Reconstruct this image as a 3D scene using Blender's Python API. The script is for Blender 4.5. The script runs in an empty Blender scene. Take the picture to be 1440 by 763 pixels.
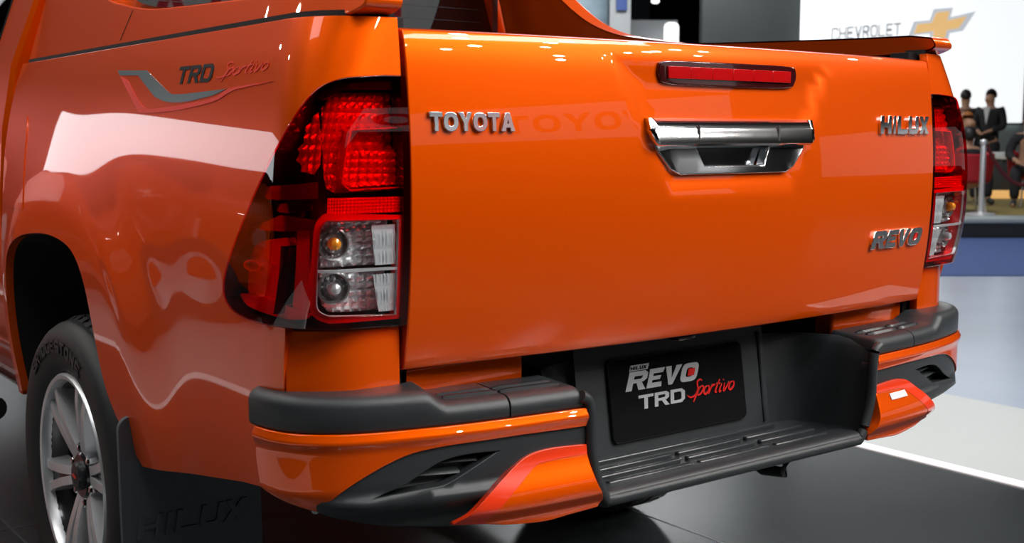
import bpy, bmesh, math, random
from mathutils import Vector, Matrix
from mathutils.geometry import delaunay_2d_cdt
import numpy as np
random.seed(7)
SC = bpy.context.scene
COL = SC.collection
R = math.radians
# ------------------------------------------------------------------ camera
CAM = Vector((-1.692, -1.620, 1.165)); YAW = 53.04; PITCH = -6.48
cd = bpy.data.cameras.new('camera'); cam = bpy.data.objects.new('camera', cd); COL.objects.link(cam)
cd.sensor_width = 36.0; cd.lens = 1688/1440*36; cd.clip_end = 300; cd.clip_start = .05
cam.location = CAM
cam.rotation_euler = (R(90+PITCH), 0, R(YAW-90))
cd.dof.use_dof = True; cd.dof.focus_distance = 2.3; cd.dof.aperture_fstop = 7.0
SC.camera = cam
# ------------------------------------------------------------------ exposure, world
SC.view_settings.view_transform = 'Standard'; SC.view_settings.look = 'None'
SC.view_settings.gamma = 1; SC.view_settings.use_curve_mapping = False
SC.view_settings.exposure = 0.0
w = bpy.data.worlds.new('hall_air'); SC.world = w; w.use_nodes = True
w.node_tree.nodes['Background'].inputs[0].default_value = (.55, .6, .7, 1)
w.node_tree.nodes['Background'].inputs[1].default_value = .05
# large soft area lights under the hall roof, some added as brighteners
def area(name, loc, size, energy, target, color=(.96, .985, 1)):
    l = bpy.data.lights.new(name, 'AREA'); l.shape = 'RECTANGLE'; l.size, l.size_y = size; l.energy = energy; l.color = color
    o = bpy.data.objects.new(name, l); COL.objects.link(o); o.location = loc
    o.rotation_euler = (Vector(target)-Vector(loc)).to_track_quat('-Z', 'Y').to_euler()
    return o
area('overhead_area', (3.0, -5.0, 6.8), (5, 1.2), 230, (0, 0, 1))
area('overhead_area', (-1.0, -3.0, 6.8), (3, 1.0), 80, (0, 1, .9))
area('overhead_area', (8.0, 6.0, 6.8), (5, 4), 420, (8, 6, 0))
area('overhead_area', (-4.4, 1.5, 6.8), (2, 4), 95, (-3.4, 1.8, 0))  # added to brighten the left floor, which bounces onto side and wheel
area('overhead_area', (-.5, 11.0, 6.8), (4, 2), 500, (-1, 16, 2))  # added only to brighten the pale booth wall
area('overhead_area', (14.0, 16.0, 6.8), (6, 3), 700, (14, 18, 0))
# ------------------------------------------------------------------ spotlights of the hall (can, yoke and lit lens each)
# (builders further down; positions here)
SPOTS = [(2.2, -4.2), (3.6, -4.6), (5.0, -4.1), (6.4, -4.8), (1.0, -5.6), (2.9, -6.2), (4.4, -6.6), (6.0, -6.3), (7.6, -6.8), (3.4, -8.4), (5.6, -8.8), (1.6, -8.0),
         (-.6, -3.4), (-2.4, -2.6), (-4.0, -.6), (-4.8, 1.6), (-3.2, 3.2), (-5.4, 4.4), (-3.8, 6.4), (-6.6, 7.6), (-2.6, 8.6), (-5.0, 10.6), (9.0, -3.0), (8.2, -1.0), (4.0, 2.6), (6.8, 4.4),
         (1.9, -3.1), (3.1, -3.4), (4.3, -3.0), (5.6, -5.5), (2.2, -7.1), (7.0, -8.2), (4.9, -7.6), (-2.9, .4), (-3.6, 4.8), (-1.9, 5.6)]
SPOT_Z = 5.6
# --- SURF begin

class Spl:
    """natural cubic spline with linear continuation"""
    def __init__(s, x, y):
        x = np.array(x, float); y = np.array(y, float); n = len(x); h = np.diff(x)
        A = np.zeros((n, n)); b = np.zeros(n); A[0, 0] = A[-1, -1] = 1
        for i in range(1, n-1):
            A[i, i-1] = h[i-1]; A[i, i] = 2*(h[i-1]+h[i]); A[i, i+1] = h[i]
            b[i] = 6*((y[i+1]-y[i])/h[i]-(y[i]-y[i-1])/h[i-1])
        s.x, s.y, s.h, s.m = x, y, h, np.linalg.solve(A, b)
    def __call__(s, t):
        x, y, h, m = s.x, s.y, s.h, s.m
        if t <= x[0]: return float(y[0]+(t-x[0])*((y[1]-y[0])/h[0]-h[0]*m[1]/6))
        if t >= x[-1]: return float(y[-1]+(t-x[-1])*((y[-1]-y[-2])/h[-1]+h[-1]*m[-2]/6))
        i = int(np.searchsorted(x, t)-1); i = max(0, min(i, len(h)-1))
        a, b = x[i+1]-t, t-x[i]
        return float(m[i]*a**3/(6*h[i])+m[i+1]*b**3/(6*h[i])+(y[i]/h[i]-m[i]*h[i]/6)*a+(y[i+1]/h[i]-m[i+1]*h[i]/6)*b)
def sst(a, b, t):
    t = (t-a)/(b-a); t = 0 if t < 0 else 1 if t > 1 else t
    return t*t*(3-2*t)
# ---- bed side, left half (x negative), parameters p (along the plan path) and z
bed_xs = Spl([.48, .6, .7, .8, .9, 1.0, 1.1, 1.18, 1.25, 1.30, 1.345], [.848, .866, .876, .881, .884, .884, .879, .868, .853, .839, .823])
bed_yr = Spl([.5, .78, .86, .93, 1.08, 1.18, 1.26, 1.345], [.010, .006, -.004, -.013, -.020, -.017, -.009, .002])
bed_rc = Spl([.5, .78, .86, .93, 1.08, 1.18, 1.26, 1.345], [.135, .13, .115, .095, .082, .088, .106, .124])
P1, P2, P3, BED_F = .08, .23, 1.68, 1.61
ARCH_Y, ARCH_Z = 1.17, .50
def flare(y, z):
    dy, dz = (y-ARCH_Y)/.56, (z-ARCH_Z)/.56
    d = math.hypot(dy, dz)
    return .019*(math.exp(-((d-.88)/.26)**2) if d > .88 else 1.)
def bed_S(p, z, off=0.0):
    xs, yr, rc = bed_xs(z), bed_yr(z), bed_rc(z)
    if p < P1: x, y, nx, ny = .695+(xs-rc-.695)*p/P1, yr, 0., -1.
    elif p < P2:
        a = (p-P1)/(P2-P1)*math.pi/2; e = 2/2.25
        sx, sy = math.sin(a)**e, math.cos(a)**e
        x, y = xs-rc+rc*sx, yr+rc-rc*sy; nx, ny = math.sin(a), -math.cos(a)
    else:
        y = yr+rc+(BED_F-yr-rc)*(p-P2)/(P3-P2); x = xs+flare(y, z)*sst(.10, .5, y); nx, ny = 1., 0.
    return (-(x+nx*off), y+ny*off, z)
def bed_p_of_y(y, z):
    a = bed_yr(z)+bed_rc(z)
    return P2+(y-a)/(BED_F-a)*(P3-P2)
# ---- tailgate skin
tg_prof = Spl([.76, .80, .87, .95, 1.05, 1.15, 1.25, 1.31, 1.34], [.012, .000, -.014, -.023, -.028, -.025, -.016, -.006, .004])
def tg_S(x, v, off=0.0):
    bow = .040*(1-(x/.69)**2)
    zt, zb, rr = 1.322, .797, .010
    z = min(max(v, zb), zt)
    k = (z-1.075)/.16                                  # shallow pocket round the handle
    d = min(.165+.080*k-abs(x), z-1.070, (1.285-z)*.8)
    y = tg_prof(z)-bow+.007*sst(-.022, .028, d); ny, nz = -1., 0.
    if v > zt or v < zb:
        sg = 1 if v > zt else -1; l = abs(v-z); a = min(l/rr, math.pi/2)
        y += rr*(1-math.cos(a))+max(0, l-rr*math.pi/2); z += sg*rr*math.sin(a); ny, nz = -math.cos(a), sg*math.sin(a)
    return (x, y+ny*off, z+nz*off)
# ---- bumper skin, left half; s = distance along the plan path from the centre line
_bx = [0, .2, .393, .541, .642, .735, .805, .852, .880, .893, .897, .898]
_by = [-.112, -.110, -.104, -.091, -.075, -.053, -.028, .004, .042, .088, .14, .20]
_bs = np.concatenate([[0], np.cumsum(np.hypot(np.diff(_bx), np.diff(_by)))])
bmp_x, bmp_y = Spl(_bs, _bx), Spl(_bs, _by)
def bmp_frame(s):
    e = 1e-3
    tx, ty = bmp_x(s+e)-bmp_x(s-e), bmp_y(s+e)-bmp_y(s-e); l = math.hypot(tx, ty)
    return bmp_x(s), bmp_y(s), ty/l, -tx/l      # outward normal (right half)
def bmp_tuck(s, z):
    k = sst(.45, .85, s)
    return -(.030+.030*k)*sst(.62, .52, z) if z < .62 else 0.
def bmp_S(s, z, off=0.0):
    x, y, nx, ny = bmp_frame(s); o = bmp_tuck(s, z)+off
    return (-(x+nx*o), y+ny*o, z)
# the lower flared corner piece
def spat_S(s, z, off=0.0):
    x, y, nx, ny = bmp_frame(s)
    o = .004+.022*sst(.645, .570, z)-.020*sst(.568, .535, z)+off - .02*sst(.55,.75,s)*sst(.62,.56,z)
    return (-(x+nx*o), y+ny*o, z)
# --- SURF end
# ------------------------------------------------------------------ materials
def mat(name, col, rough=.5, metal=0, coat=0, spec=.5, tint=None, bump=None, var=None, emit=None, coat_rough=.03):
    m = bpy.data.materials.new(name); m.use_nodes = True; nt = m.node_tree; b = nt.nodes['Principled BSDF']
    b.inputs['Base Color'].default_value = (*col, 1); b.inputs['Roughness'].default_value = rough
    b.inputs['Metallic'].default_value = metal; b.inputs['Coat Weight'].default_value = coat
    b.inputs['Coat Roughness'].default_value = coat_rough; b.inputs['Specular IOR Level'].default_value = spec
    if tint: b.inputs['Specular Tint'].default_value = (*tint, 1)
    if bump or var:
        tc = nt.nodes.new('ShaderNodeTexCoord')
    if bump:
        sc, st = bump; n = nt.nodes.new('ShaderNodeTexNoise'); n.inputs['Scale'].default_value = sc; n.inputs['Detail'].default_value = 2
        bp = nt.nodes.new('ShaderNodeBump'); bp.inputs['Strength'].default_value = st; bp.inputs['Distance'].default_value = .002
        nt.links.new(tc.outputs['Object'], n.inputs['Vector']); nt.links.new(n.outputs['Fac'], bp.inputs['Height']); nt.links.new(bp.outputs['Normal'], b.inputs['Normal'])
    if var:
        sc, amt = var; n = nt.nodes.new('ShaderNodeTexNoise'); n.inputs['Scale'].default_value = sc; n.inputs['Detail'].default_value = 5
        r = nt.nodes.new('ShaderNodeValToRGB')
        r.color_ramp.elements[0].position = .3; r.color_ramp.elements[1].position = .7
        r.color_ramp.elements[0].color = (*[c*(1-amt) for c in col], 1); r.color_ramp.elements[1].color = (*[min(1, c*(1+amt)) for c in col], 1)
        nt.links.new(tc.outputs['Object'], n.inputs['Vector']); nt.links.new(n.outputs['Fac'], r.inputs['Fac']); nt.links.new(r.outputs['Color'], b.inputs['Base Color'])
    if emit:
        b.inputs['Emission Color'].default_value = (*emit[0], 1); b.inputs['Emission Strength'].default_value = emit[1]
    return m
def thin_glass(name, tint, gloss=1.0, rough=.0, spec_tint=(1, 1, 1)):
    m = bpy.data.materials.new(name); m.use_nodes = True; nt = m.node_tree; nt.nodes.clear()
    o = nt.nodes.new('ShaderNodeOutputMaterial'); mx = nt.nodes.new('ShaderNodeMixShader')
    t = nt.nodes.new('ShaderNodeBsdfTransparent'); t.inputs[0].default_value = (*tint, 1)
    g = nt.nodes.new('ShaderNodeBsdfGlossy'); g.inputs['Roughness'].default_value = rough; g.inputs['Color'].default_value = (*spec_tint, 1)
    f = nt.nodes.new('ShaderNodeFresnel'); 
    gm = nt.nodes.new('ShaderNodeNewGeometry'); ma = nt.nodes.new('ShaderNodeMath'); ma.operation = 'MULTIPLY_ADD'
    ma.inputs[1].default_value = 1/1.5-1.5; ma.inputs[2].default_value = 1.5      # same pane seen from behind
    nt.links.new(gm.outputs['Backfacing'], ma.inputs[0]); nt.links.new(ma.outputs[0], f.inputs['IOR'])
    ml = nt.nodes.new('ShaderNodeMath'); ml.operation = 'MULTIPLY'; ml.inputs[1].default_value = gloss
    nt.links.new(f.outputs[0], ml.inputs[0]); nt.links.new(ml.outputs[0], mx.inputs[0]); nt.links.new(t.outputs[0], mx.inputs[1]); nt.links.new(g.outputs[0], mx.inputs[2]); nt.links.new(mx.outputs[0], o.inputs[0])
    return m
M = {}
M['paint'] = mat('orange_metallic_paint', (.86, .090, .0), .36, .35, 1.0, .3, tint=(1, .24, .01), var=(900, .06), coat_rough=.015)
M['plastic'] = mat('black_textured_plastic', (.026, .030, .033), .37, 0, 0, .5, bump=(1400, .25))
M['plastic_smooth'] = mat('black_satin_plastic', (.026, .029, .032), .25, 0, 0, .5)
M['liner'] = mat('black_liner', (.008, .008, .008), .8)
M['gap'] = mat('shut_gap_black', (.004, .004, .004), .9)
M['chrome'] = mat('chrome', (.90, .91, .93), .11, 1)
M['darkchrome'] = mat('dark_chrome', (.34, .31, .31), .18, .7)
M['silver'] = mat('machined_aluminium', (.80, .81, .83), .34, .65)
M['wheelblack'] = mat('gloss_black_wheel_paint', (.012, .012, .014), .2, 0, .6)
M['rubber'] = mat('tyre_rubber', (.016, .016, .017), .55, bump=(500, .15))
M['rubber_letter'] = mat('tyre_lettering', (.028, .028, .03), .5)
M['redlens'] = thin_glass('red_lens', (.92, .045, .045), 1.0)
M['clearlens'] = thin_glass('clear_lens', (.93, .94, .95), 1.0)
M['smokelens'] = thin_glass('smoked_lens', (.30, .05, .055), 1.0)
M['redrefl'] = mat('red_reflector', (.95, .16, .12), .2, .45, .8)
M['brakered'] = mat('brake_lamp_red', (.50, .003, .004), .18, 0, .5)
M['redplastic'] = mat('red_translucent_plastic', (.85, .03, .03), .15, 0, 1.0)
M['potsilver'] = mat('lamp_reflector_silver', (.84, .86, .88), .22, .45)
M['redback'] = mat('lamp_red_back', (.10, .006, .006), .25, .3, .5)
M['darkred'] = mat('dark_red_housing', (.055, .006, .007), .12, .2, 1.0)
M['lampblack'] = mat('lamp_black_bezel', (.012, .008, .008), .15, 0, 1.0)
M['amber'] = mat('amber_bulb', (.95, .32, .02), .1, .2, 1.0)
M['bulbglass'] = mat('bulb_glass', (.62, .64, .66), .15, .3, 1.0)
M['decalred'] = mat('red_decal', (.95, .030, .0), .5, 0, .15)
M['flap'] = mat('mud_flap_rubber', (.075, .085, .10), .6, bump=(800, .2))
M['decalgrey'] = mat('grey_decal', (.20, .24, .25), .3, .1, 1.0)
M['decalblack'] = mat('black_decal', (.010, .010, .011), .3, 0, 1.0)
M['stripe'] = mat('red_stripe_film', (.90, .045, .006), .3, 0, 1.0)
M['plate'] = mat('gloss_black_plate', (.010, .010, .011), .10, 0, 1.0)
M['plate_silver'] = mat('plate_silver_print', (.62, .64, .66), .3, .3, .5)
M['plate_red'] = mat('plate_red_print', (.80, .02, .015), .3, 0, .5)
M['glass'] = thin_glass('cab_glass', (.30, .33, .34), 3.0)
M['interior'] = mat('cab_interior', (.03, .03, .032), .8)
M['sticker'] = mat('white_sticker', (.75, .76, .78), .4)
M['steel'] = mat('dark_steel', (.05, .05, .055), .5, .6)
# ------------------------------------------------------------------ mesh kit
def link(name, me, m, parent=None):
    o = bpy.data.objects.new(name, me); COL.objects.link(o)
    if m is not None: me.materials.append(M[m] if isinstance(m, str) else m)
    if parent is not None: o.parent = parent
    return o
def tag(o, label=None, cat=None, group=None, kind=None):
    if label: o['label'] = label
    if cat: o['category'] = cat
    if group: o['group'] = group
    if kind: o['kind'] = kind
    return o
def empty(name, loc=(0, 0, 0), rz=0, parent=None):
    o = bpy.data.objects.new(name, None); COL.objects.link(o); o.location = loc; o.rotation_euler = (0, 0, rz); o.empty_display_size = .1
    if parent is not None: o.parent = parent
    return o
def mesh(name, verts, faces, m, parent=None, ang=35, flip=False):
    me = bpy.data.meshes.new(name); me.from_pydata([tuple(v) for v in verts], [], [tuple(f) for f in faces])
    bm = bmesh.new(); bm.from_mesh(me); bmesh.ops.recalc_face_normals(bm, faces=bm.faces[:])
    if flip: bmesh.ops.reverse_faces(bm, faces=bm.faces[:])
    bm.to_mesh(me); bm.free()
    me.shade_smooth(); me.set_sharp_from_angle(angle=R(ang))
    return link(name, me, m, parent)
def bobj(name, bm, m, parent=None, ang=35):
    bmesh.ops.recalc_face_normals(bm, faces=bm.faces[:])
    me = bpy.data.meshes.new(name); bm.to_mesh(me); bm.free(); me.shade_smooth(); me.set_sharp_from_angle(angle=R(ang))
    return link(name, me, m, parent)
def add_box(bm, c, s, bev=0, rot=None, seg=2):
    r = bmesh.ops.create_cube(bm, size=1); vs = r['verts']
    bmesh.ops.scale(bm, vec=s, verts=vs)
    if bev:
        es = list({e for v in vs for e in v.link_edges})
        r = bmesh.ops.bevel(bm, geom=es, offset=bev, segments=seg, affect='EDGES', profile=.5); vs = r['verts']
    if rot is not None: bmesh.ops.rotate(bm, cent=(0, 0, 0), matrix=rot, verts=vs)
    bmesh.ops.translate(bm, vec=c, verts=vs)
    return vs
def box(name, c, s, m, parent=None, bev=.004, rot=None, seg=2):
    bm = bmesh.new(); add_box(bm, c, s, bev, rot, seg); return bobj(name, bm, m, parent)
def loft(name, rings, m, parent=None, closed=True, caps=True, ang=35):
    n = len(rings[0]); V = [v for r in rings for v in r]; Fc = []
    for i in range(len(rings)-1):
        for j in range(n if closed else n-1):
            a, b = i*n+j, i*n+(j+1) % n; Fc.append((a, b, b+n, a+n))
    if caps and closed: Fc += [tuple(range(n)), tuple(range((len(rings)-1)*n, len(rings)*n))]
    return mesh(name, V, Fc, m, parent, ang)
def tube_rings(pts, rad, n=10):
    P = [Vector(p) for p in pts]; out = []
    for i, p in enumerate(P):
        t = (P[min(i+1, len(P)-1)]-P[max(i-1, 0)]).normalized()
        up = Vector((0, 0, 1)) if abs(t.z) < .9 else Vector((1, 0, 0))
        a = t.cross(up).normalized(); b = a.cross(t); r = rad[i] if isinstance(rad, (list, tuple)) else rad
        out.append([p+a*math.cos(k*2*math.pi/n)*r+b*math.sin(k*2*math.pi/n)*r for k in range(n)])
    return out
def tube(name, pts, rad, m, parent=None, n=10):
    return loft(name, tube_rings(pts, rad, n), m, parent)
def lathe(name, prof, m, parent=None, n=48, axis='Z', at=(0, 0, 0), ang=35, closed=False):
    """prof: (radius, height) pairs; axis Z up or X"""
    V, Fc = [], []; k = len(prof)
    for i in range(n):
        c, s = math.cos(i*2*math.pi/n), math.sin(i*2*math.pi/n)
        for r, h in prof:
            V.append((at[0]+r*c, at[1]+r*s, at[2]+h) if axis == 'Z' else (at[0]+h, at[1]+r*c, at[2]+r*s))
    for i in range(n):
        for j in range(k if closed else k-1):
            a, b = i*k+j, i*k+(j+1) % k; c2 = ((i+1) % n)*k
            Fc.append((a, b, c2+(j+1) % k, c2+j))
    return mesh(name, V, Fc, m, parent, ang)
def crv(pts, n=6, closed=False):
    """Catmull-Rom through the points"""
    P = [np.array(p, float) for p in pts]; N = len(P); out = []
    for i in range(N if closed else N-1):
        if closed: p0, p1, p2, p3 = P[i-1], P[i], P[(i+1) % N], P[(i+2) % N]
        else:
            p1, p2 = P[i], P[i+1]; p0 = P[i-1] if i else 2*p1-p2; p3 = P[i+2] if i+2 < N else 2*p2-p1
        for k in range(n):
            t = k/n
            out.append(tuple(.5*(2*p1+(p2-p0)*t+(2*p0-5*p1+4*p2-p3)*t*t+(3*p1-p0-3*p2+p3)*t**3)))
    if not closed: out.append(tuple(P[-1]))
    return out
def dens(poly, step):
    out = []
    for i, a in enumerate(poly):
        b = poly[(i+1) % len(poly)]; d = math.hypot(b[0]-a[0], b[1]-a[1])
        if d < 1e-6: continue
        k = max(1, int(math.ceil(d/step)))
        out += [(a[0]+(b[0]-a[0])*j/k, a[1]+(b[1]-a[1])*j/k) for j in range(k)]
    return out
def inside(poly, x, y):
    c = False; j = len(poly)-1
    for i in range(len(poly)):
        xi, yi = poly[i]; xj, yj = poly[j]
        if (yi > y) != (yj > y) and x < (xj-xi)*(y-yi)/(yj-yi)+xi: c = not c
        j = i
    return c
def dist_poly(P, x, y):
    """distance of a point to the polyline P (numpy n x 2, closed)"""
    A = P; B = np.roll(P, -1, 0); d = B-A; L = np.maximum((d*d).sum(1), 1e-12)
    t = np.clip(((x-A[:, 0])*d[:, 0]+(y-A[:, 1])*d[:, 1])/L, 0, 1)
    return np.sqrt(((A+d*t[:, None]-[x, y])**2).sum(1).min())
def patch(name, S, outline, m, parent, step=.02, off=0., thick=.006, holes=(), mirror=False, back=False, flat=False, rnd=.0, su=1., both=False):
    """a piece of the surface S(u, v, offset) trimmed to an outline, with real edges; mirror = the other side of the truck"""
    loops = [dens(outline, step)]+[dens(h, step) for h in holes]
    pts, edges = [], []
    for lp in loops:
        k = len(pts); pts += lp; edges += [(k+i, k+(i+1) % len(lp)) for i in range(len(lp))]
    allp = np.array(pts); arrs = [np.array(l) for l in loops]
    u0, v0 = allp.min(0); u1, v1 = allp.max(0)
    nu, nv = max(1, int((u1-u0)/(step*su))), max(1, int((v1-v0)/step))
    for i in range(1, nu):
        for j in range(1, nv):
            x, y = u0+(u1-u0)*i/nu, v0+(v1-v0)*j/nv
            if inside(loops[0], x, y) and not any(inside(h, x, y) for h in loops[1:]) and min(dist_poly(a, x, y) for a in arrs) > step*.45:
                pts.append((x, y))
    vo, eo, fo, *_ = delaunay_2d_cdt([Vector(p) for p in pts], edges, [], 0, 1e-7)
    tri = []
    for f_ in fo:
        cx = sum(vo[i].x for i in f_)/3; cy = sum(vo[i].y for i in f_)/3
        if inside(loops[0], cx, cy) and not any(inside(h, cx, cy) for h in loops[1:]): tri.append(tuple(f_))
    V, N = [], []
    def nrm(a, b, o):
        e = 4e-4
        pu = np.array(S(a+e, b, o))-np.array(S(a-e, b, o)); pv = np.array(S(a, b+e, o))-np.array(S(a, b-e, o))
        n = np.cross(pu, pv); n /= max(1e-12, np.linalg.norm(n))
        g = np.array(S(a, b, o+.002))-np.array(S(a, b, o))
        return n if n@g > 0 else -n
    for v in vo: V.append(S(v.x, v.y, off)); N.append(nrm(v.x, v.y, off))
    Fc = []
    for t in tri:
        a, b, c = (np.array(V[i]) for i in t)
        Fc.append(t if np.cross(b-a, c-a)@(N[t[0]]+N[t[1]]+N[t[2]]) > 0 else t[::-1])
    cnt = {}
    for t in Fc:
        for a, b in ((t[0], t[1]), (t[1], t[2]), (t[2], t[0])): cnt[(a, b)] = 1
    bnd = [(a, b) for (a, b) in cnt if (b, a) not in cnt]
    nb = len(V)
    if thick:
        # rim: rolled edge (rnd) then straight wall
        vn = {}
        for a, b in bnd:
            d = np.array(V[b])-np.array(V[a]); n = (N[a]+N[b])/2; t = np.cross(d, n); l = np.linalg.norm(t)
            if l > 1e-9:
                for q in (a, b): vn.setdefault(q, []).append(t/l)
        idx = {}
        for q, ts in vn.items():
            t = sum(ts); t = t/max(1e-9, np.linalg.norm(t))
            p = np.array(V[q]); p2 = np.array(S(vo[q].x, vo[q].y, off-thick))
            ids = []
            if rnd:
                dn = (p2-p)/max(1e-9, np.linalg.norm(p2-p))
                for k in (1, 2, 3):
                    a_ = k*math.pi/6
                    V.append(tuple(p+t*rnd*math.sin(a_)+dn*rnd*(1-math.cos(a_)))); N.append(N[q]*math.cos(a_)+t*math.sin(a_)); ids.append(len(V)-1)
                V.append(tuple(p2+t*rnd)); N.append(t); ids.append(len(V)-1)
                idx[q] = [q]+ids
            else:
                V.append(tuple(p)); N.append(t); V.append(tuple(p2)); N.append(t); idx[q] = [len(V)-2, len(V)-1]
        for a, b in bnd:
            A, B = idx[a], idx[b]
            for k in range(len(A)-1): Fc.append((B[k], A[k], A[k+1], B[k+1]))
    if back:
        k = len(V)
        for i in range(nb): V.append(S(vo[i].x, vo[i].y, off-thick)); N.append(-N[i])
        Fc += [tuple(k+i for i in t[::-1]) for t in [f_ for f_ in Fc[:len(tri)]]]
    if mirror:
        V = [(-x, y, z) for x, y, z in V]; N = [np.array((-n[0], n[1], n[2])) for n in N]; Fc = [f_[::-1] for f_ in Fc]
    me = bpy.data.meshes.new(name); me.from_pydata([tuple(map(float, v)) for v in V], [], Fc)
    if flat: me.shade_flat()
    else:
        me.shade_smooth(); me.normals_split_custom_set_from_vertices([tuple(map(float, n)) for n in N])
    return link(name, me, m, parent)
# ------------------------------------------------------------------ lettering: one outline per letter in a unit box
def ell(cx, cy, rx, ry, n=20, e=1.0):
    o = []
    for k in range(n):
        c, s = math.cos(k*2*math.pi/n), math.sin(k*2*math.pi/n)
        o.append((cx+rx*math.copysign(abs(c)**e, c), cy+ry*math.copysign(abs(s)**e, s)))
    return o
def glyphs(w=.26, rnd=.75):
    a, b = .5-w/2, .5+w/2; h = w*.85
    G = {}
    G['T'] = ([(0, 1), (1, 1), (1, 1-h), (b, 1-h), (b, 0), (a, 0), (a, 1-h), (0, 1-h)], [])
    G['O'] = (ell(.5, .5, .5, .5, 24, rnd), [ell(.5, .5, .5-w, .5-h, 24, rnd)])
    G['Y'] = ([(0, 1), (w*1.15, 1), (.5, .63), (1-w*1.15, 1), (1, 1), (b, .42), (b, 0), (a, 0), (a, .42)], [])
    G['A'] = ([(0, 0), (.36, 1), (.64, 1), (1, 0), (1-w*1.1, 0), (.66, .2), (.34, .2), (w*1.1, 0)], [[(.41, .40), (.59, .40), (.5, .70)]])
    G['H'] = ([(0, 0), (0, 1), (w, 1), (w, .5+h/2), (1-w, .5+h/2), (1-w, 1), (1, 1), (1, 0), (1-w, 0), (1-w, .5-h/2), (w, .5-h/2), (w, 0)], [])
    G['I'] = ([(a, 0), (a, 1), (b, 1), (b, 0)], [])
    G['L'] = ([(0, 0), (0, 1), (w, 1), (w, h), (1, h), (1, 0)], [])
    G['U'] = ([(0, .2), (0, 1), (w, 1), (w, .3), (w*1.3, h), (1-w*1.3, h), (1-w, .3), (1-w, 1), (1, 1), (1, .2), (.85, 0), (.15, 0)], [])
    G['X'] = ([(0, 0), (.33, .5), (0, 1), (w*1.2, 1), (.5, .66), (1-w*1.2, 1), (1, 1), (.67, .5), (1, 0), (1-w*1.2, 0), (.5, .34), (w*1.2, 0)], [])
    G['R'] = ([(0, 0), (0, 1), (.8, 1), (.97, .86), (.97, .56), (.8, .42), (.72, .42), (1, 0), (1-w*1.2, 0), (.48, .38), (w, .38), (w, 0)], [[(w, .58), (.66, .58), (.72, .64), (.72, .76), (.66, 1-h), (w, 1-h)]])
    G['E'] = ([(0, 0), (0, 1), (1, 1), (.93, 1-h), (w, 1-h), (w, .6), (.85, .6), (.8, .4), (w, .4), (w, h), (.95, h), (1, 0)], [])
    G['V'] = ([(0, 1), (w*1.15, 1), (.5, .33), (1-w*1.15, 1), (1, 1), (.62, 0), (.38, 0)], [])
    G['D'] = ([(0, 0), (0, 1), (.78, 1), (1, .78), (1, .22), (.78, 0)], [[(w, h), (.68, h), (1-w, .3), (1-w, .7), (.68, 1-h), (w, 1-h)]])
    G['C'] = ([(1, .28), (1, .12), (.85, 0), (.15, 0), (0, .15), (0, .85), (.15, 1), (.85, 1), (1, .88), (1, .72), (1-w, .72), (1-w, 1-h), (w, 1-h), (w, h), (1-w, h), (1-w, .28)], [])
    G['S'] = ([(0, 0), (0, h), (1-w, h), (1-w, .40), (.15, .40), (0, .52), (0, .88), (.12, 1), (1, 1), (1, 1-h), (w, 1-h), (w, .60), (.85, .60), (1, .48), (1, .12), (.88, 0)], [])
    G['G'] = ([(1, .55), (1, 0), (.15, 0), (0, .15), (0, .85), (.15, 1), (1, 1), (1, 1-h), (w, 1-h), (w, h), (1-w, h), (1-w, .38), (.55, .38), (.55, .55)], [])
    G['B'] = ([(0, 0), (0, 1), (.8, 1), (.95, .88), (.95, .62), (.86, .52), (1, .40), (1, .12), (.85, 0)], [[(w, h), (1-w, h), (1-w, .42), (w, .42)], [(w, .60), (.72, .60), (.72, 1-h), (w, 1-h)]])
    G['N'] = ([(0, 0), (0, 1), (w, 1), (1-w, .42), (1-w, 1), (1, 1), (1, 0), (1-w, 0), (w, .58), (w, 0)], [])
    return G
def word(text, S, org, size, m, parent, g=None, gapw=.14, shear=0., off=.004, thick=.004, widths=None, name='letter', rise=0., step=.02, du=1, mirror=False, flat=False, rnd=0.):
    """lay letters on a surface; org = lower left (u, v), size = (letter width, height); du=-1 when u runs against the reading direction"""
    g = g or glyphs(); x = 0; outs = []
    for ch in text:
        wd = (widths or {}).get(ch, .45 if ch == 'I' else 1.0)
        if ch != ' ':
            ol, hs = g[ch]
            if ch == 'I': ol = [((px-.5)/.6+.5 if True else px, py) for px, py in ol]
            mp = lambda q: (org[0]+du*((x+q[0]*wd)*size[0]+shear*q[1]*size[1]), org[1]+q[1]*size[1]+rise*(x+q[0]*wd)*size[0])
            outs.append(patch(name, S, [mp(q) for q in ol], m, parent, step=step, off=off, thick=thick, holes=[[mp(q) for q in h] for h in hs], mirror=mirror, rnd=rnd))
        x += wd+gapw
    return outs
def ribbon(pts, w):
    P = [np.array(p, float) for p in crv(pts, 5)]; L, Rr = [], []
    for i, p in enumerate(P):
        t = P[min(i+1, len(P)-1)]-P[max(0, i-1)]; t = t/max(1e-9, np.linalg.norm(t)); n = np.array((-t[1], t[0]))
        k = w*(.55+.45*math.sin(math.pi*min(1, max(0, i/(len(P)-1)))))
        L.append(tuple(p+n*k/2)); Rr.append(tuple(p-n*k/2))
    return L+Rr[::-1]
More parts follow.
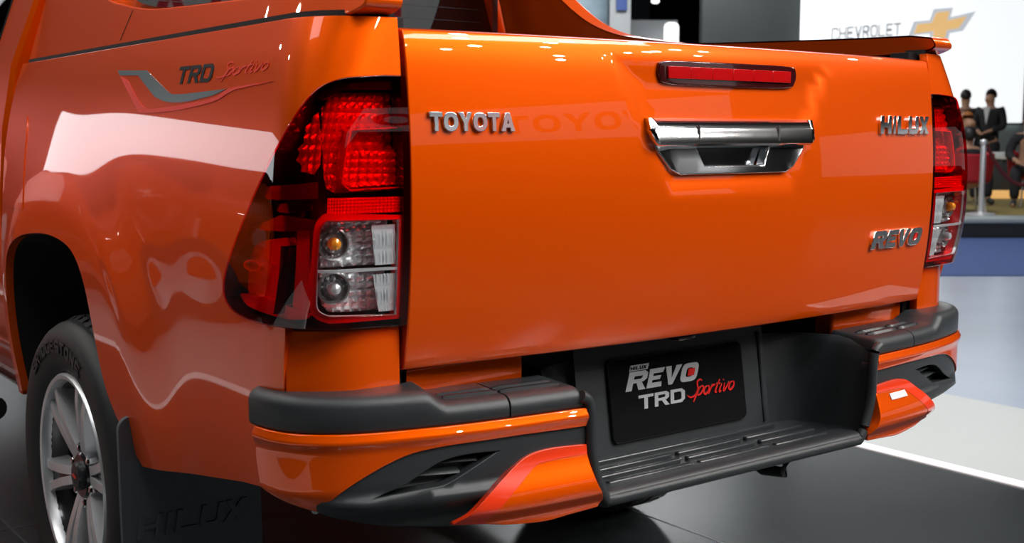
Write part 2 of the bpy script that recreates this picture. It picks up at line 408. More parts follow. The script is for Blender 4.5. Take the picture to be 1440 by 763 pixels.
# brush script "Sportivo": strokes in units of the x-height, advancing to the right
SCRIPT = [  # (letter strokes)
    [[(.95, 1.55), (.70, 1.75), (.42, 1.55), (.55, 1.15), (.72, .70), (.55, .12), (.10, 0), (-.25, .22)]],
    [[(.85, .95), (.72, .3), (.55, -.55)], [(.80, .75), (1.10, 1.0), (1.32, .72), (1.12, .18), (.82, .10)]],
    [[(1.78, .92), (1.50, .80), (1.46, .30), (1.70, .06), (1.96, .35), (1.92, .80), (1.74, .93)]],
    [[(2.22, .95), (2.12, .45), (2.05, .02)], [(2.12, .55), (2.35, .90), (2.58, .88)]],
    [[(2.95, 1.40), (2.80, .65), (2.78, .10), (2.98, .08)], [(2.66, .95), (3.12, .98)]],
    [[(3.32, .90), (3.22, .30), (3.30, .04), (3.45, .15)], [(3.36, 1.25), (3.42, 1.32)]],
    [[(3.62, .92), (3.68, .40), (3.74, .05), (3.98, .45), (4.12, .95)]],
    [[(4.58, .92), (4.30, .80), (4.26, .30), (4.50, .06), (4.76, .35), (4.72, .80), (4.54, .93)]]]
def script(S, org, h, m, parent, off, thick, wst=.17, shear=.35, rise=0., du=1, xs=1., name='script_letter', mirror=False):
    for strokes in SCRIPT:
        for st in strokes:
            ol = ribbon([((q[0]+shear*q[1])*xs, q[1]) for q in st], wst)
            patch(name, S, [(org[0]+du*q[0]*h, org[1]+q[1]*h+rise*q[0]*h) for q in ol], m, parent, step=.03, off=off, thick=thick, mirror=mirror)
# ================================================================== THE PICKUP
truck = empty('pickup_truck', (0, 0, 0))
tag(truck, 'glossy orange pickup truck with black step bumper parked on the black platform', 'pickup truck')
T = truck
SIDES = (False, True)
LAMP = [(-.004, 1.2549), (.0485, 1.2549), (.1009, 1.2514), (.1278, 1.2456), (.1501, 1.2338), (.1694, 1.2125), (.1924, 1.1818), (.2246, 1.1411), (.2645, 1.0969), (.3083, 1.0451), (.3495, .9909), (.3725, .9475), (.3766, .9166), (.3626, .8947), (.326, .8794), (.2674, .8735), (.1996, .8725), (.132, .8705), (-.004, .8654)]
LAMP = [(-.004, 1.2549)]+crv(LAMP[1:-1], 3)+[(-.004, .8654)]
ARCH = [(.7867, .5042), (.8593, .556), (.9275, .6343), (.9665, .736), (1.0245, .8513), (1.1065, .9181), (1.2275, .9405), (1.359, .9395), (1.5045, .9208), (1.605, .8798), (1.645, .81), (1.655, .70), (1.652, .60), (1.645, .50)]
ARCHC = crv(ARCH, 4)
FBOT = [(.6766, .5201), (.5854, .5355), (.4544, .5575), (.3257, .5804), (.239, .5915), (.185, .60)]
bed_outline = [(.002, 1.345), (1.68, 1.345), (1.68, .50)]+ARCHC[::-1]+FBOT+[(.185, .8635), (.002, .8635)]
def grow(poly, d):
    P = np.array(poly); n = len(P); out = []
    ar = sum(P[i][0]*P[(i+1) % n][1]-P[(i+1) % n][0]*P[i][1] for i in range(n)); sg = 1 if ar > 0 else -1
    for i in range(n):
        t = P[(i+1) % n]-P[i-1]; t = t/max(1e-9, np.linalg.norm(t)); out.append((P[i][0]+t[1]*d*sg, P[i][1]-t[0]*d*sg))
    return out
lamp_cut = [(.002, 1.2575)]+[q for q in grow(LAMP, .0025)[1:-1]]+[(.002, .8635)]
# outline of the side with the lamp opening taken out of its rear edge
bed_outline = [(.002, 1.345), (1.68, 1.345), (1.68, .50)]+ARCHC[::-1]+FBOT+[(.185, .868)]+[q for q in lamp_cut[::-1] if q[0] < .18 and q[1] < .90][:0]
i_low = min(range(len(lamp_cut)), key=lambda i: abs(lamp_cut[i][0]-.2)+abs(lamp_cut[i][1]-.87))
bed_outline = [(.002, 1.345), (1.68, 1.345), (1.68, .50)]+ARCHC[::-1]+FBOT+[(.185, lamp_cut[i_low][1]-.001)]+lamp_cut[:i_low+1][::-1]
def corner_S(q, z, off=0.):
    px = corner_x(q); py = corner_y(q); e = 1e-3
    tx, ty = corner_x(q+e)-corner_x(q-e), corner_y(q+e)-corner_y(q-e); l = math.hypot(tx, ty)
    return (-(px+ty/l*off), py-tx/l*off, z)
corner_x = Spl([0, .05, .10, .15, .185], [.697, .745, .792, .836, .864]); corner_y = Spl([0, .05, .10, .15, .185], [.004, .004, .014, .042, .068])
for mi in SIDES:
    b = patch('bed_side', bed_S, bed_outline, 'paint', T, step=.022, thick=.02, mirror=mi, rnd=.0015)
    patch('corner_panel', corner_S, [(0, .735), (.184, .735), (.184, .861), (0, .861)], 'paint', T, step=.02, thick=.02, rnd=.002, mirror=mi)
    # black wheel-arch lip and liner
    al = [bed_S(p, z) for p, z in ARCHC]; sg = -1 if mi else 1
    rings = []
    for k, (x, y, z) in enumerate(al):
        rings.append([((x+.004)*sg, y, z), ((x+.05)*sg, y, z), ((x+.30)*sg, y+.0, z+.005), ((x+.42)*sg, y, z)])
    loft('wheel_arch_liner', rings, 'liner', T, closed=False, caps=False)
# fuel filler door, decals on the left side
patch('fuel_door', bed_S, crv([(1.655, 1.207), (1.54, 1.211), (1.513, 1.200), (1.487, 1.1136), (1.458, 1.005), (1.475, .99), (1.655, .987)], 4), 'paint', T, step=.03, off=.0022, thick=.003)
patch('decal_stripe', bed_S, [(.9487, 1.2963), (.7851, 1.2893)]+crv([(.7054, 1.26), (.6524, 1.2411), (.62, 1.2385), (.5871, 1.238)], 4)+[(.4143, 1.2414)]+crv([(.466, 1.2321), (.5777, 1.2238), (.6651, 1.2258), (.726, 1.2366)], 4)+[(.826, 1.2811), (.93, 1.2855)], 'decalgrey', T, step=.03, off=.0012, thick=.0012)
patch('decal_stripe', bed_S, [(.9249, 1.2837), (.8807, 1.2747), (.8075, 1.2332)]+crv([(.775, 1.2185), (.7409, 1.2141), (.6145, 1.2182), (.4652, 1.2272), (.4221, 1.238), (.3849, 1.2439), (.2466, 1.2482)], 3)+crv([(.3842, 1.2392), (.4156, 1.2319), (.4643, 1.2211), (.6126, 1.2092), (.7636, 1.2064), (.80, 1.2095)], 3)+[(.8226, 1.2225)], 'decalred', T, step=.03, off=.0014, thick=.0012)
word('TRD', bed_S, (.632, 1.2565), (.0475, .032), 'decalblack', T, g=glyphs(.24, .6), gapw=.10, shear=-.35*-1, off=.0012, thick=.001, du=-1, rise=-.005, name='decal_letter')
script(bed_S, (.452, 1.2615), .0135, 'decalred', T, .0012, .001, wst=.24, du=-1, xs=2.75, rise=.03, name='decal_script')
# bed rail, sport-bar side panels and hoop
def fin_S(y, z, off=0.):
    x = .812-.30*(z-1.35)-.012*sst(1.0, 0., y)-.035*sst(.25, -.05, y)
    return (-(x+off), y, z)
fin = crv([(.02, 1.352), (-.012, 1.362), (-.008, 1.378)], 3)+crv([(.05, 1.386), (.40, 1.398), (.70, 1.410), (.82, 1.418), (.95, 1.436), (1.08, 1.460), (1.19, 1.505), (1.29, 1.580), (1.37, 1.66), (1.43, 1.74)], 4)+[(1.575, 1.74), (1.588, 1.60), (1.60, 1.352)]
for mi in SIDES:
    patch('bed_rail', lambda u, z, o=0.: bed_S(u, z, o-.006), [(.02, 1.336), (1.66, 1.336), (1.66, 1.356), (.02, 1.356)], 'gap', T, step=.04, thick=.05, mirror=mi)
    patch('sport_bar_panel', fin_S, fin, 'paint', T, step=.03, thick=.065, back=True, rnd=.004, mirror=mi)
patch('panel_seam', fin_S, [(.925, 1.362), (.928, 1.362), (.898, 1.424), (.895, 1.424)], 'gap', T, step=.03, off=.0008, thick=.001)
tube('sport_bar_hoop', [(-.66, 1.50, 1.72), (-.60, 1.50, 1.79), (-.4, 1.50, 1.81), (.4, 1.50, 1.81), (.60, 1.50, 1.79), (.66, 1.50, 1.72)], .045, 'paint', T, 14)
# cargo bed inside
box('bed_floor', (0, .82, .80), (1.36, 1.50, .04), 'liner', T)
box('bed_front_wall', (0, 1.585, 1.06), (1.5, .03, .54), 'liner', T)
for s_ in (-1, 1): box('bed_inner_wall', (s_*.70, .83, 1.07), (.04, 1.46, .52), 'liner', T)
# shut gaps beside the tailgate
for s_ in (-1, 1): box('tailgate_jamb', (s_*.690, .055, 1.05), (.05, .05, .60), 'gap', T, bev=.002)
# ------------------------------------------------------------------ tailgate
HND = [(-.222, 1.195), (.222, 1.195), (.215, 1.175), (.193, 1.135), (.165, 1.106), (.142, 1.096), (-.142, 1.096), (-.165, 1.106), (-.193, 1.135), (-.215, 1.175)]
tgo = [(-.6875, .776), (.6875, .776), (.6885, 1.05), (.686, 1.36), (-.686, 1.36), (-.6885, 1.05)]
tailgate = patch('tailgate', tg_S, tgo, 'paint', T, step=.0165, thick=.03, holes=[HND], rnd=.0025, su=1.6)
box('tailgate_inner', (0, .045, 1.05), (1.36, .05, .52), 'liner', T, bev=.005)
# letters on the tailgate
W_ = {'T': .92, 'O': 1.06, 'Y': .98, 'A': 1.08}
word('TOYOTA', tg_S, (-.657, 1.1715), (.0237, .029), 'chrome', tailgate, rnd=.0011, g=glyphs(.27, .85), gapw=.10, widths=W_, off=.006, thick=.006)
word('HILUX', tg_S, (.462, 1.168), (.041, .037), 'chrome', tailgate, rnd=.0011, g=glyphs(.30, .6), gapw=.10, off=.006, thick=.006, shear=.12, widths={'I': .42})
def slant(G): return G
word('REVO', tg_S, (.442, .9235), (.046, .037), 'chrome', tailgate, rnd=.0011, g=glyphs(.30, .55), gapw=.05, off=.006, thick=.006, shear=.35, widths={'R': 1.15, 'O': 1.1, 'E': .9})
patch('badge_dot', tg_S, [(.619, .934), (.634, .934), (.640, .951), (.625, .951)], 'plate_red', tailgate, off=.004, thick=.003)
# high-level brake lamp
BR = crv([(-.165, 1.2945), (-.05, 1.2955), (.05, 1.2955), (.165, 1.2945), (.182, 1.286), (.180, 1.268), (.160, 1.2585), (.05, 1.2565), (-.05, 1.2565), (-.160, 1.2585), (-.180, 1.268), (-.182, 1.286)], 4, True)
bl = patch('brake_lamp', tg_S, BR, 'darkred', T, step=.02, off=.007, thick=.01, rnd=.003)
for k in range(6):
    x0 = -.165+k*.055
    patch('lens_segment', tg_S, [(x0, 1.2665), (x0+.053, 1.2665), (x0+.053, 1.2865), (x0, 1.2865)], 'brakered', bl, step=.012, off=.011, thick=.004, rnd=.001)
# handle: chrome surround with hand recess and pull flap
hd = patch('tailgate_handle', lambda x, z, o=0.: tg_S(x, z, o+.10*(1.15-z)), HND, 'chrome', T, step=.02, off=.004, thick=.02, rnd=.003, holes=[[(-.105, 1.150), (.105, 1.150), (.082, 1.106), (-.082, 1.106)]])
patch('hand_recess', tg_S, [(-.112, 1.155), (.112, 1.155), (.088, 1.101), (-.088, 1.101)], 'chrome', hd, step=.02, off=-.016, thick=0)
rings = []
for x, hw in [(-.221, .5), (-.214, .85), (-.205, 1), (-.1, 1), (0, 1), (.1, 1), (.205, 1), (.214, .85), (.221, .5)]:
    y0 = tg_S(x, 1.17)[1]-.003; zt, zm, zl = 1.1955, 1.176, 1.1955-.05*hw
    rings.append([(x, y0+.01, zt), (x, y0-.004, zt-.001), (x, y0-.018*hw, zm), (x, y0-.022*hw, zl+.004), (x, y0-.018*hw, zl), (x, y0+.01, zl+.004)])
loft('pull_flap', rings, 'chrome', hd, ang=50)
for s_ in (-1, 1):
    x = s_*.108; y0 = tg_S(x, 1.17)[1]-.0215
    box('flap_seam', (x, y0, 1.166), (.002, .006, .034), 'darkchrome', hd, bev=0)
# ------------------------------------------------------------------ tail lamps
def off_S(S, d): return lambda u, v, o=0.: S(u, v, o+d)
CLR = crv([(.1128, 1.0385), (.1265, 1.0216)], 1)[:1]+[(.116, 1.037)]+crv([(.122, 1.032), (.1265, 1.0216), (.131, .975), (.1351, .9291), (.1365, .9045), (.131, .8945), (.1192, .8881)], 3)+[(.012, .882), (.0092, 1.0355)]
def facet_S(base, nu, nv, amp):
    def S(u, v, o=0.):
        a, b = (u/nu) % 1, (v/nv) % 1
        return base(u, v, o+amp*(1-max(abs(2*a-1), abs(2*b-1)))*2)
    return S
def clamp_in(poly, f):      # scale a polygon about its centre
    c = np.mean(poly, 0); return [tuple(c+(np.array(q)-c)*f) for q in poly]
def stepped(u): return u
for mi in SIDES:
    lp = patch('tail_lamp', off_S(bed_S, -.05), LAMP, 'redback', T, step=.02, thick=0, mirror=mi)
    # side wall of the lamp body
    ring = dens(LAMP, .012); V = []; Fc = []; n = len(ring)
    for (u_, v_) in ring:
        for d in (.003, -.05):
            x, y, z = bed_S(u_, v_, d); V.append((-x if mi else x, y, z))
    for i in range(n): a, b2 = 2*i, 2*((i+1) % n); Fc.append((a, b2, b2+1, a+1))
    mesh('lamp_wall', V, Fc, 'darkred', lp)
    # outer lenses
    patch('red_lens', bed_S, LAMP, 'redlens', lp, step=.016, off=.006, thick=.006, holes=[CLR], rnd=.002, mirror=mi)
    patch('clear_lens', bed_S, CLR, 'clearlens', lp, step=.016, off=.006, thick=.002, mirror=mi)
    # smoked upper rim strip and inner trims
    patch('upper_trim', off_S(bed_S, -.012), [(.004, 1.235), (.11, 1.233), (.15, 1.215), (.158, 1.222), (.145, 1.236), (.12, 1.244), (.09, 1.249), (.004, 1.250)], 'lampblack', lp, step=.02, thick=.03, mirror=mi)
    # brake chamber with faceted red reflector
    ch = [(.006, 1.0785), (.085, 1.0765), (.108, 1.084), (.118, 1.10), (.150, 1.205), (.128, 1.229), (.006, 1.231)]
    patch('brake_reflector', facet_S(off_S(bed_S, -.035), .016, .016, .004), ch, 'redrefl', lp, step=.004, thick=0, mirror=mi, flat=True)
    sh = [(.0, 1.085), (.072, 1.083), (.082, 1.092), (.080, 1.172), (.0, 1.176)]
    patch('chamber_frame', off_S(bed_S, -.010), grow(sh, .003), 'redplastic', lp, step=.012, thick=.02, holes=[sh], mirror=mi)
    patch('chamber_facets', facet_S(off_S(bed_S, -.022), .012, .012, .003), [(.006, 1.088), (.070, 1.086), (.078, 1.094), (.076, 1.14), (.006, 1.143)], 'redrefl', lp, step=.003, thick=0, flat=True, mirror=mi)
    # reflex band
    patch('reflex_band', facet_S(off_S(bed_S, -.006), .005, .005, .0012), [(.006, 1.0455), (.112, 1.0465), (.112, 1.0705), (.006, 1.0695)], 'redplastic', lp, step=.0017, thick=.004, flat=True, mirror=mi)
    # red inner frame round the clear window
    fr = grow(CLR, .010)
    patch('window_frame', off_S(bed_S, -.001), [(max(q[0], .004), q[1]) for q in fr], 'redplastic', lp, step=.012, thick=.02, holes=[CLR], mirror=mi)
    patch('window_trim', off_S(bed_S, .0015), CLR, 'silver', lp, step=.012, thick=.006, holes=[grow(CLR, -.0022)], mirror=mi)
    # clear chambers: faceted chrome pots behind a dividing bar
    top = [(.012, .9615), (.128, .963), (.124, 1.018), (.112, 1.033), (.012, 1.031)]
    bot = [(.014, .887), (.116, .892), (.130, .905), (.130, .955), (.014, .954)]
    for k, (poly, bz, bp) in enumerate(((top, .9995, .092), (bot, .930, .100))):
        patch('chrome_pot', facet_S(off_S(bed_S, -.036), .0145, .0125, .006), [q for q in poly], 'potsilver', lp, step=.0036, thick=0, flat=True, mirror=mi)
        patch('ribbed_optic', facet_S(off_S(bed_S, -.004), .004, .03, .0012), [(.014, poly[0][1]+.003), (.042, poly[0][1]+.003), (.046, poly[-1][1]-.004), (.014, poly[-1][1]-.004)], 'bulbglass', lp, step=.0022, thick=.001, flat=True, mirror=mi)
        c = Vector(bed_S(bp, bz, -.034)); o = Vector(bed_S(bp, bz, .0))
        ax = (o-c).normalized()
        def ringpts(r, d, n=20):
            a_ = ax.cross(Vector((0, 0, 1))).normalized(); b_ = ax.cross(a_)
            return [c+ax*d+a_*r*math.cos(t*2*math.pi/n)+b_*r*math.sin(t*2*math.pi/n) for t in range(n)]
        fx = (lambda p: Vector((-p.x, p.y, p.z))) if mi else (lambda p: p)
        loft('bulb_socket', [[fx(p) for p in ringpts(r, d)] for r, d in ((.026, .002), (.026, .010), (.023, .011), (.021, .004), (.017, .003), (.016, .008), (.014, .008))], 'darkchrome', lp, caps=False)
        loft('bulb', [[fx(p) for p in ringpts(r, d, 14)] for r, d in ((.008, .0), (.0105, .008), (.0105, .016), (.008, .022), (.003, .025), (.0005, .0255))], 'amber' if k == 0 else 'bulbglass', lp)
    patch('divider', bed_S, [(.011, .9555), (.131, .958), (.131, .9615), (.011, .9595)], 'silver', lp, step=.02, off=.001, thick=.012, mirror=mi)
    # side trims: shelves, vertical post, lower floor
    patch('shelf', off_S(bed_S, -.006), [(.302, 1.084), (.135, 1.094), (.131, 1.070), (.262, 1.066)], 'darkchrome', lp, step=.02, thick=.03, mirror=mi)
    patch('shelf', off_S(bed_S, -.014), [(.350, 1.012), (.2315, 1.043), (.135, 1.036), (.137, 1.022), (.24, 1.018)], 'darkchrome', lp, step=.02, thick=.02, mirror=mi)
    patch('side_panel', off_S(bed_S, -.024), crv([(.335, .985), (.25, 1.005), (.215, 1.0), (.205, .93), (.215, .898), (.30, .895), (.345, .915)], 4, True), 'redplastic', lp, step=.02, thick=.012, mirror=mi)
    patch('side_panel', off_S(bed_S, -.022), crv([(.26, 1.058), (.165, 1.062), (.155, 1.05), (.25, 1.046)], 3, True), 'darkred', lp, step=.02, thick=.012, mirror=mi)
    patch('side_reflector', facet_S(off_S(bed_S, -.034), .022, .016, .005), [(.148, 1.105), (.19, 1.11), (.215, 1.13), (.185, 1.178), (.158, 1.20), (.135, 1.16), (.132, 1.12)], 'redrefl', lp, step=.0055, thick=0, flat=True, mirror=mi)
    patch('side_post', off_S(bed_S, -.012), [(.224, .9959), (.1976, .9974), (.205, .8893), (.2249, .8864)], 'lampblack', lp, step=.02, thick=.02, mirror=mi)
    patch('side_post', off_S(bed_S, -.020), [(.185, 1.03), (.150, 1.03), (.153, .885), (.188, .885)], 'redplastic', lp, step=.02, thick=.02, mirror=mi)
    patch('lamp_floor', off_S(bed_S, -.018), crv([(.355, .905), (.30, .908), (.225, .904), (.16, .895), (.16, .882), (.25, .882), (.32, .886), (.348, .896)], 3, True), 'redplastic', lp, step=.02, thick=.02, mirror=mi)
    patch('oval_emblem', off_S(bed_S, -.010), ell(.312, .957, .030, .0095, 20), 'redrefl', lp, step=.01, thick=.006, holes=[ell(.312, .957, .025, .007, 20)], mirror=mi)
    patch('lens_edge', bed_S, [(-.006, 1.2549), (.006, 1.2549), (.006, .8654), (-.006, .8654)], 'lampblack', lp, off=.004, thick=.03, step=.03, mirror=mi)
# ------------------------------------------------------------------ rear bumper
SEND = float(_bs[-2])
def pad(name, s0, s1, mi, n):
    sg = -1 if mi else 1; rings = []
    for i in range(n+1):
        s = s0+(s1-s0)*i/n; h = .744+.022*sst(.655, .695, s); dp = .115-.06*sst(.62, .75, s)
        sec = [(-dp, .700), (-.02, .705), (0, .708), (.003, .713), (.003, h-.018), (.0005, h-.010), (-.005, h-.004), (-.013, h-.0005), (-.022, h), (-dp, h+.002)]
        if s < .414: h -= .0; k_ = (.414-s)/.014; sec = [(o, z-.026*(1-math.sqrt(max(0, 1-k_*k_)))*(z > .725)) for o, z in sec]
        if s > SEND-.012: sec = [(o-.01*(1-math.sqrt(max(0, 1-((s-SEND+.012)/.012)**2))), z) for o, z in sec]
        x, y, nx, ny = bmp_frame(s)
        rings.append([(-(x+nx*o)*sg, y+ny*o, z) for o, z in sec])
    return loft(name, rings, 'plastic', T, ang=60)
STRIP = crv([(.3975, .678), (.5151, .6801), (.5944, .6794), (.6628, .678), (.7163, .6723), (.7567, .6593), (.796, .6401), (.829, .6194), (.8496, .6011), (.8714, .5815)], 3)+[(.9039, .5908), (.9297, .5979), (.9755, .6124), (.986, .6586), (.986, .707)]+crv([(.70, .707), (.41, .707), (.400, .704), (.3965, .69)], 3)
def strip_S(s, z, off=0.): return bmp_S(s, z, off+.004+.007*math.exp(-((z-.695)/.010)**2))
def base_S(s, z, off=0.): return bmp_S(s, z, off+.020*sst(.612, .590, z)*sst(.44, .56, s)*sst(.90, .80, s)*sst(.555, .58, z))
FOG = crv([(.5607, .6575), (.6198, .6595), (.663, .6545), (.6931, .642), (.7226, .6255), (.755, .613), (.79, .602)], 3)+crv([(.75, .6055), (.70, .6085), (.6663, .6100), (.652, .614)], 3)
STB = STRIP[:28]
BASE = [(.395, .69), (.70, .69)]+[(s+.004, z+.006) for s, z in STB if s > .70]+crv([(.8714, .580), (.8041, .5559), (.7266, .5393), (.6347, .530)], 3)+[(.40, .53), (.395, .60)]
SPR = crv([(.3972, .6442), (.4618, .6474), (.4969, .6451), (.5205, .6389), (.5392, .6289), (.5772, .6048), (.6053, .5834), (.6283, .5623), (.6509, .5458)], 3)
SPI = crv([(.3973, .6299), (.4488, .6302), (.489, .6278), (.5036, .6242), (.5311, .6062), (.5621, .5834), (.5815, .5653), (.598, .5417)], 3)
SPE = crv([(.3973, .6299), (.3956, .6093), (.3904, .586), (.3832, .5694), (.366, .545)], 3)+crv([(.3733, .5339), (.4335, .5309), (.4909, .5283), (.598, .5390)], 3)
for mi in SIDES:
    sg = -1 if mi else 1
    pi = pad('bumper_pad', .400, .545, mi, 40)
    po = pad('bumper_pad', .5485, SEND, mi, 60)
    for pp, s0, s1 in ((pi, .425, .5435), (po, .550, .650)):
        for d in (.040, .066):
            rings = []
            for i in range(9):
                s = s0+(s1-s0)*i/8; x, y, nx, ny = bmp_frame(s); k = .6 if i in (0, 8) else 1
                rings.append([(-(x+nx*o)*sg, y+ny*o, z) for o, z in ((-d-.010*k, .743), (-d-.005*k, .743+.0055*k), (-d+.004*k, .743+.0055*k), (-d+.010*k, .743))])
            loft('tread_rib', rings, 'plastic_smooth', pp, ang=30)
    patch('bumper_corner', base_S, BASE, 'plastic', T, step=.014, thick=.03, holes=[FOG], mirror=mi, rnd=.002)
    patch('fog_recess', off_S(base_S, -.028), grow(FOG, .004), 'plastic_smooth', T, step=.02, thick=0, mirror=mi)
    for zz, s0, s1 in ((.645, .60, .70), (.628, .63, .735)):
        rings = []
        for i in range(9):
            s = s0+(s1-s0)*i/8; x, y, nx, ny = bmp_frame(s)
            rings.append([(-(x+nx*o)*sg, y+ny*o, z+.004*math.sin(i/8*1.5)) for o, z in ((-.032, zz+.006), (-.016, zz+.001), (-.013, zz-.003), (-.018, zz-.006), (-.032, zz-.004))])
        loft('fog_slat', rings, 'plastic', T, ang=40)
    patch('bumper_strip', strip_S, STRIP, 'paint', T, step=.008, thick=.012, mirror=mi, rnd=.002, su=2.)
    patch('bumper_flare', spat_S, SPI+SPE[::-1][1:-1], 'paint', T, step=.009, thick=.03, mirror=mi, rnd=.002)
    patch('bumper_stripe', off_S(spat_S, .001), SPR+SPI[::-1], 'stripe', T, step=.009, thick=.012, mirror=mi, rnd=.001)
    # wall of the step recess
    pl = crv([(.255, .085), (.30, .078), (.345, .052), (.372, .0), (.384, -.05), (.390, -.090)], 4)
    rings = []
    for zz, sp in ((.548, -.006), (.57, .0), (.62, .004), (.69, .006), (.722, .012), (.735, .022), (.739, .034)):
        rings.append([(-(x+sp*(j/len(pl)))*sg, y+(zz-.578)*.146*(1-j/len(pl)), zz) for j, (x, y) in enumerate(pl)])
    loft('recess_wall', rings, 'plastic', T, closed=False, caps=False, ang=60)
patch('safety_sticker', off_S(spat_S, .001), [(.44, .6235), (.50, .6235), (.505, .6105), (.442, .6105)], 'sticker', T, step=.02, off=.001, thick=.001, mirror=True)
# frame round the step opening, tread, lip, back panel
fpts = [(.408, .729), (.395, .722), (.389, .708), (.386, .68), (.385, .64), (.381, .61), (.373, .582), (.362, .556), (.350, .538)]
fl = [Vector(bmp_S(s, z, .0)) for s, z in crv(fpts, 3)]
for p, (s, z) in zip(fl, crv(fpts, 3)): p.y = -.106
path = fl+[Vector((x, -.107, .538)) for x in (-.33, -.2, 0, .2, .33)]+[Vector((-p.x, p.y, p.z)) for p in fl[::-1]]
tube('step_frame', path, .0105, 'plastic', T, 12)
rings = [[(x, y, z) for y, z in ((-.05, .525), (-.100, .524), (-.110, .527), (-.114, .534), (-.113, .545), (-.107, .5525), (-.09, .5535), (-.05, .551))] for x in (-.352, -.34, 0, .34, .352)]
loft('step_lip', rings, 'plastic', T, ang=50)
oc = [(-.35, -.09), (.35, -.09), (.385, -.08), (.385, .02), (.36, .06), (.30, .095), (-.30, .095), (-.36, .06), (-.385, .02), (-.385, -.08)]
st = loft('step_tread', [[(x, y, z) for x, y in oc] for z in (.528, .548)], 'plastic_smooth', T)
for yy, xl, xr, b0, b1 in ((-.066, -.312, .292, -.092, .122), (-.030, -.300, .296, -.088, .118), (.006, -.285, .300, -.078, .115), (.050, -.262, .262, None, None)):
    cuts = [(xl, xr)] if b0 is None else [(xl, b0-.008), (b0+.008, b1-.008), (b1+.008, xr)]
    for a, b in cuts: box('step_rib', ((a+b)/2, yy, .550), (b-a, .013, .012), 'plastic_smooth', st, bev=.0045, seg=3)
def back_S(x, z, off=0.): return (x, .063+(z-.578)*.146-off, z)
patch('recess_back', back_S, [(-.262, .548), (.262, .548), (.262, .80), (-.262, .80)], 'plastic', T, step=.05, thick=.01)
tube('recess_edge', [(.2455, .058, .56), (.2455, .066, .60), (.246, .086, .75)], .003, 'plastic_smooth', T, 8)
# show plate
def rrect(x0, x1, z0, z1, r, n=5):
    o = []
    for cx, cz, a0 in ((x1-r, z1-r, 0), (x0+r, z1-r, 90), (x0+r, z0+r, 180), (x1-r, z0+r, 270)):
        o += [(cx+r*math.cos(R(a0+90*k/n)), cz+r*math.sin(R(a0+90*k/n))) for k in range(n+1)]
    return o
plate = patch('number_plate', back_S, rrect(-.185, .185, .578, .735, .012), 'plate', T, step=.05, off=.008, thick=.008, rnd=.0015)
PS = off_S(back_S, .009)
patch('plate_tab', PS, [(-.134, .7095), (-.085, .7095), (-.080, .7205), (-.129, .7205)], 'plate_silver', plate, step=.05, off=.0005, thick=.0005)
word('HILUX', PS, (-.131, .7115), (.0085, .0065), 'plate', plate, g=glyphs(.28, .6), gapw=.12, off=.0012, thick=.0006, shear=.3)
word('REVO', PS, (-.148, .672), (.0475, .036), 'plate_silver', plate, g=glyphs(.30, .5), gapw=.05, off=.0006, thick=.0006, shear=.42, widths={'R': 1.1, 'E': .85, 'V': .95, 'O': 1.0}, rise=.0)
patch('plate_dot', PS, [(.021, .683), (.040, .683), (.045, .697), (.026, .697)], 'plate_red', plate, off=.001, thick=.0006)
word('TRD', PS, (-.118, .634), (.040, .027), 'plate_silver', plate, g=glyphs(.24, .55), gapw=.08, off=.0006, thick=.0006, shear=.1)
script(PS, (.022, .640), .0185, 'plate_red', plate, .0009, .0006, wst=.22, xs=1.42)
box('plate_lamp', (-.02, .045, .772), (.05, .03, .014), 'darkred', T, bev=.004)
# sill below the tailgate, chassis and hardware underneath
for s_ in (-1, 1): box('rear_sill', (s_*.555, .055, .745), (.26, .05, .085), 'paint', T, bev=.008, seg=3)
box('bumper_beam', (0, .19, .60), (1.45, .08, .14), 'liner', T)
for s_ in (-1, 1):
    box('chassis_rail', (s_*.45, 2.1, .56), (.09, 3.0, .12), 'steel', T, bev=.01)
    tube('shock_absorber', [(s_*.60, .95, .30), (s_*.56, .85, .70)], .03, 'steel', T, 12)
    box('inner_fender', (s_*.60, .42, .66), (.44, .46, .20), 'liner', T, bev=.02)
tube('rear_axle', [(-.70, 1.17, .375), (-.2, 1.17, .375), (0, 1.17, .375), (.2, 1.17, .375), (.70, 1.17, .375)], [.05, .06, .14, .06, .05], 'steel', T, 16)
tube('towing_hook', [(.20, .10, .50), (.20, .02, .47), (.205, -.03, .475), (.21, -.035, .50), (.21, .0, .52)], .012, 'steel', T, 10)
tube('tow_bolt', [(-.775, .17, .545), (-.782, .135, .543)], .008, 'chrome', T, 12)
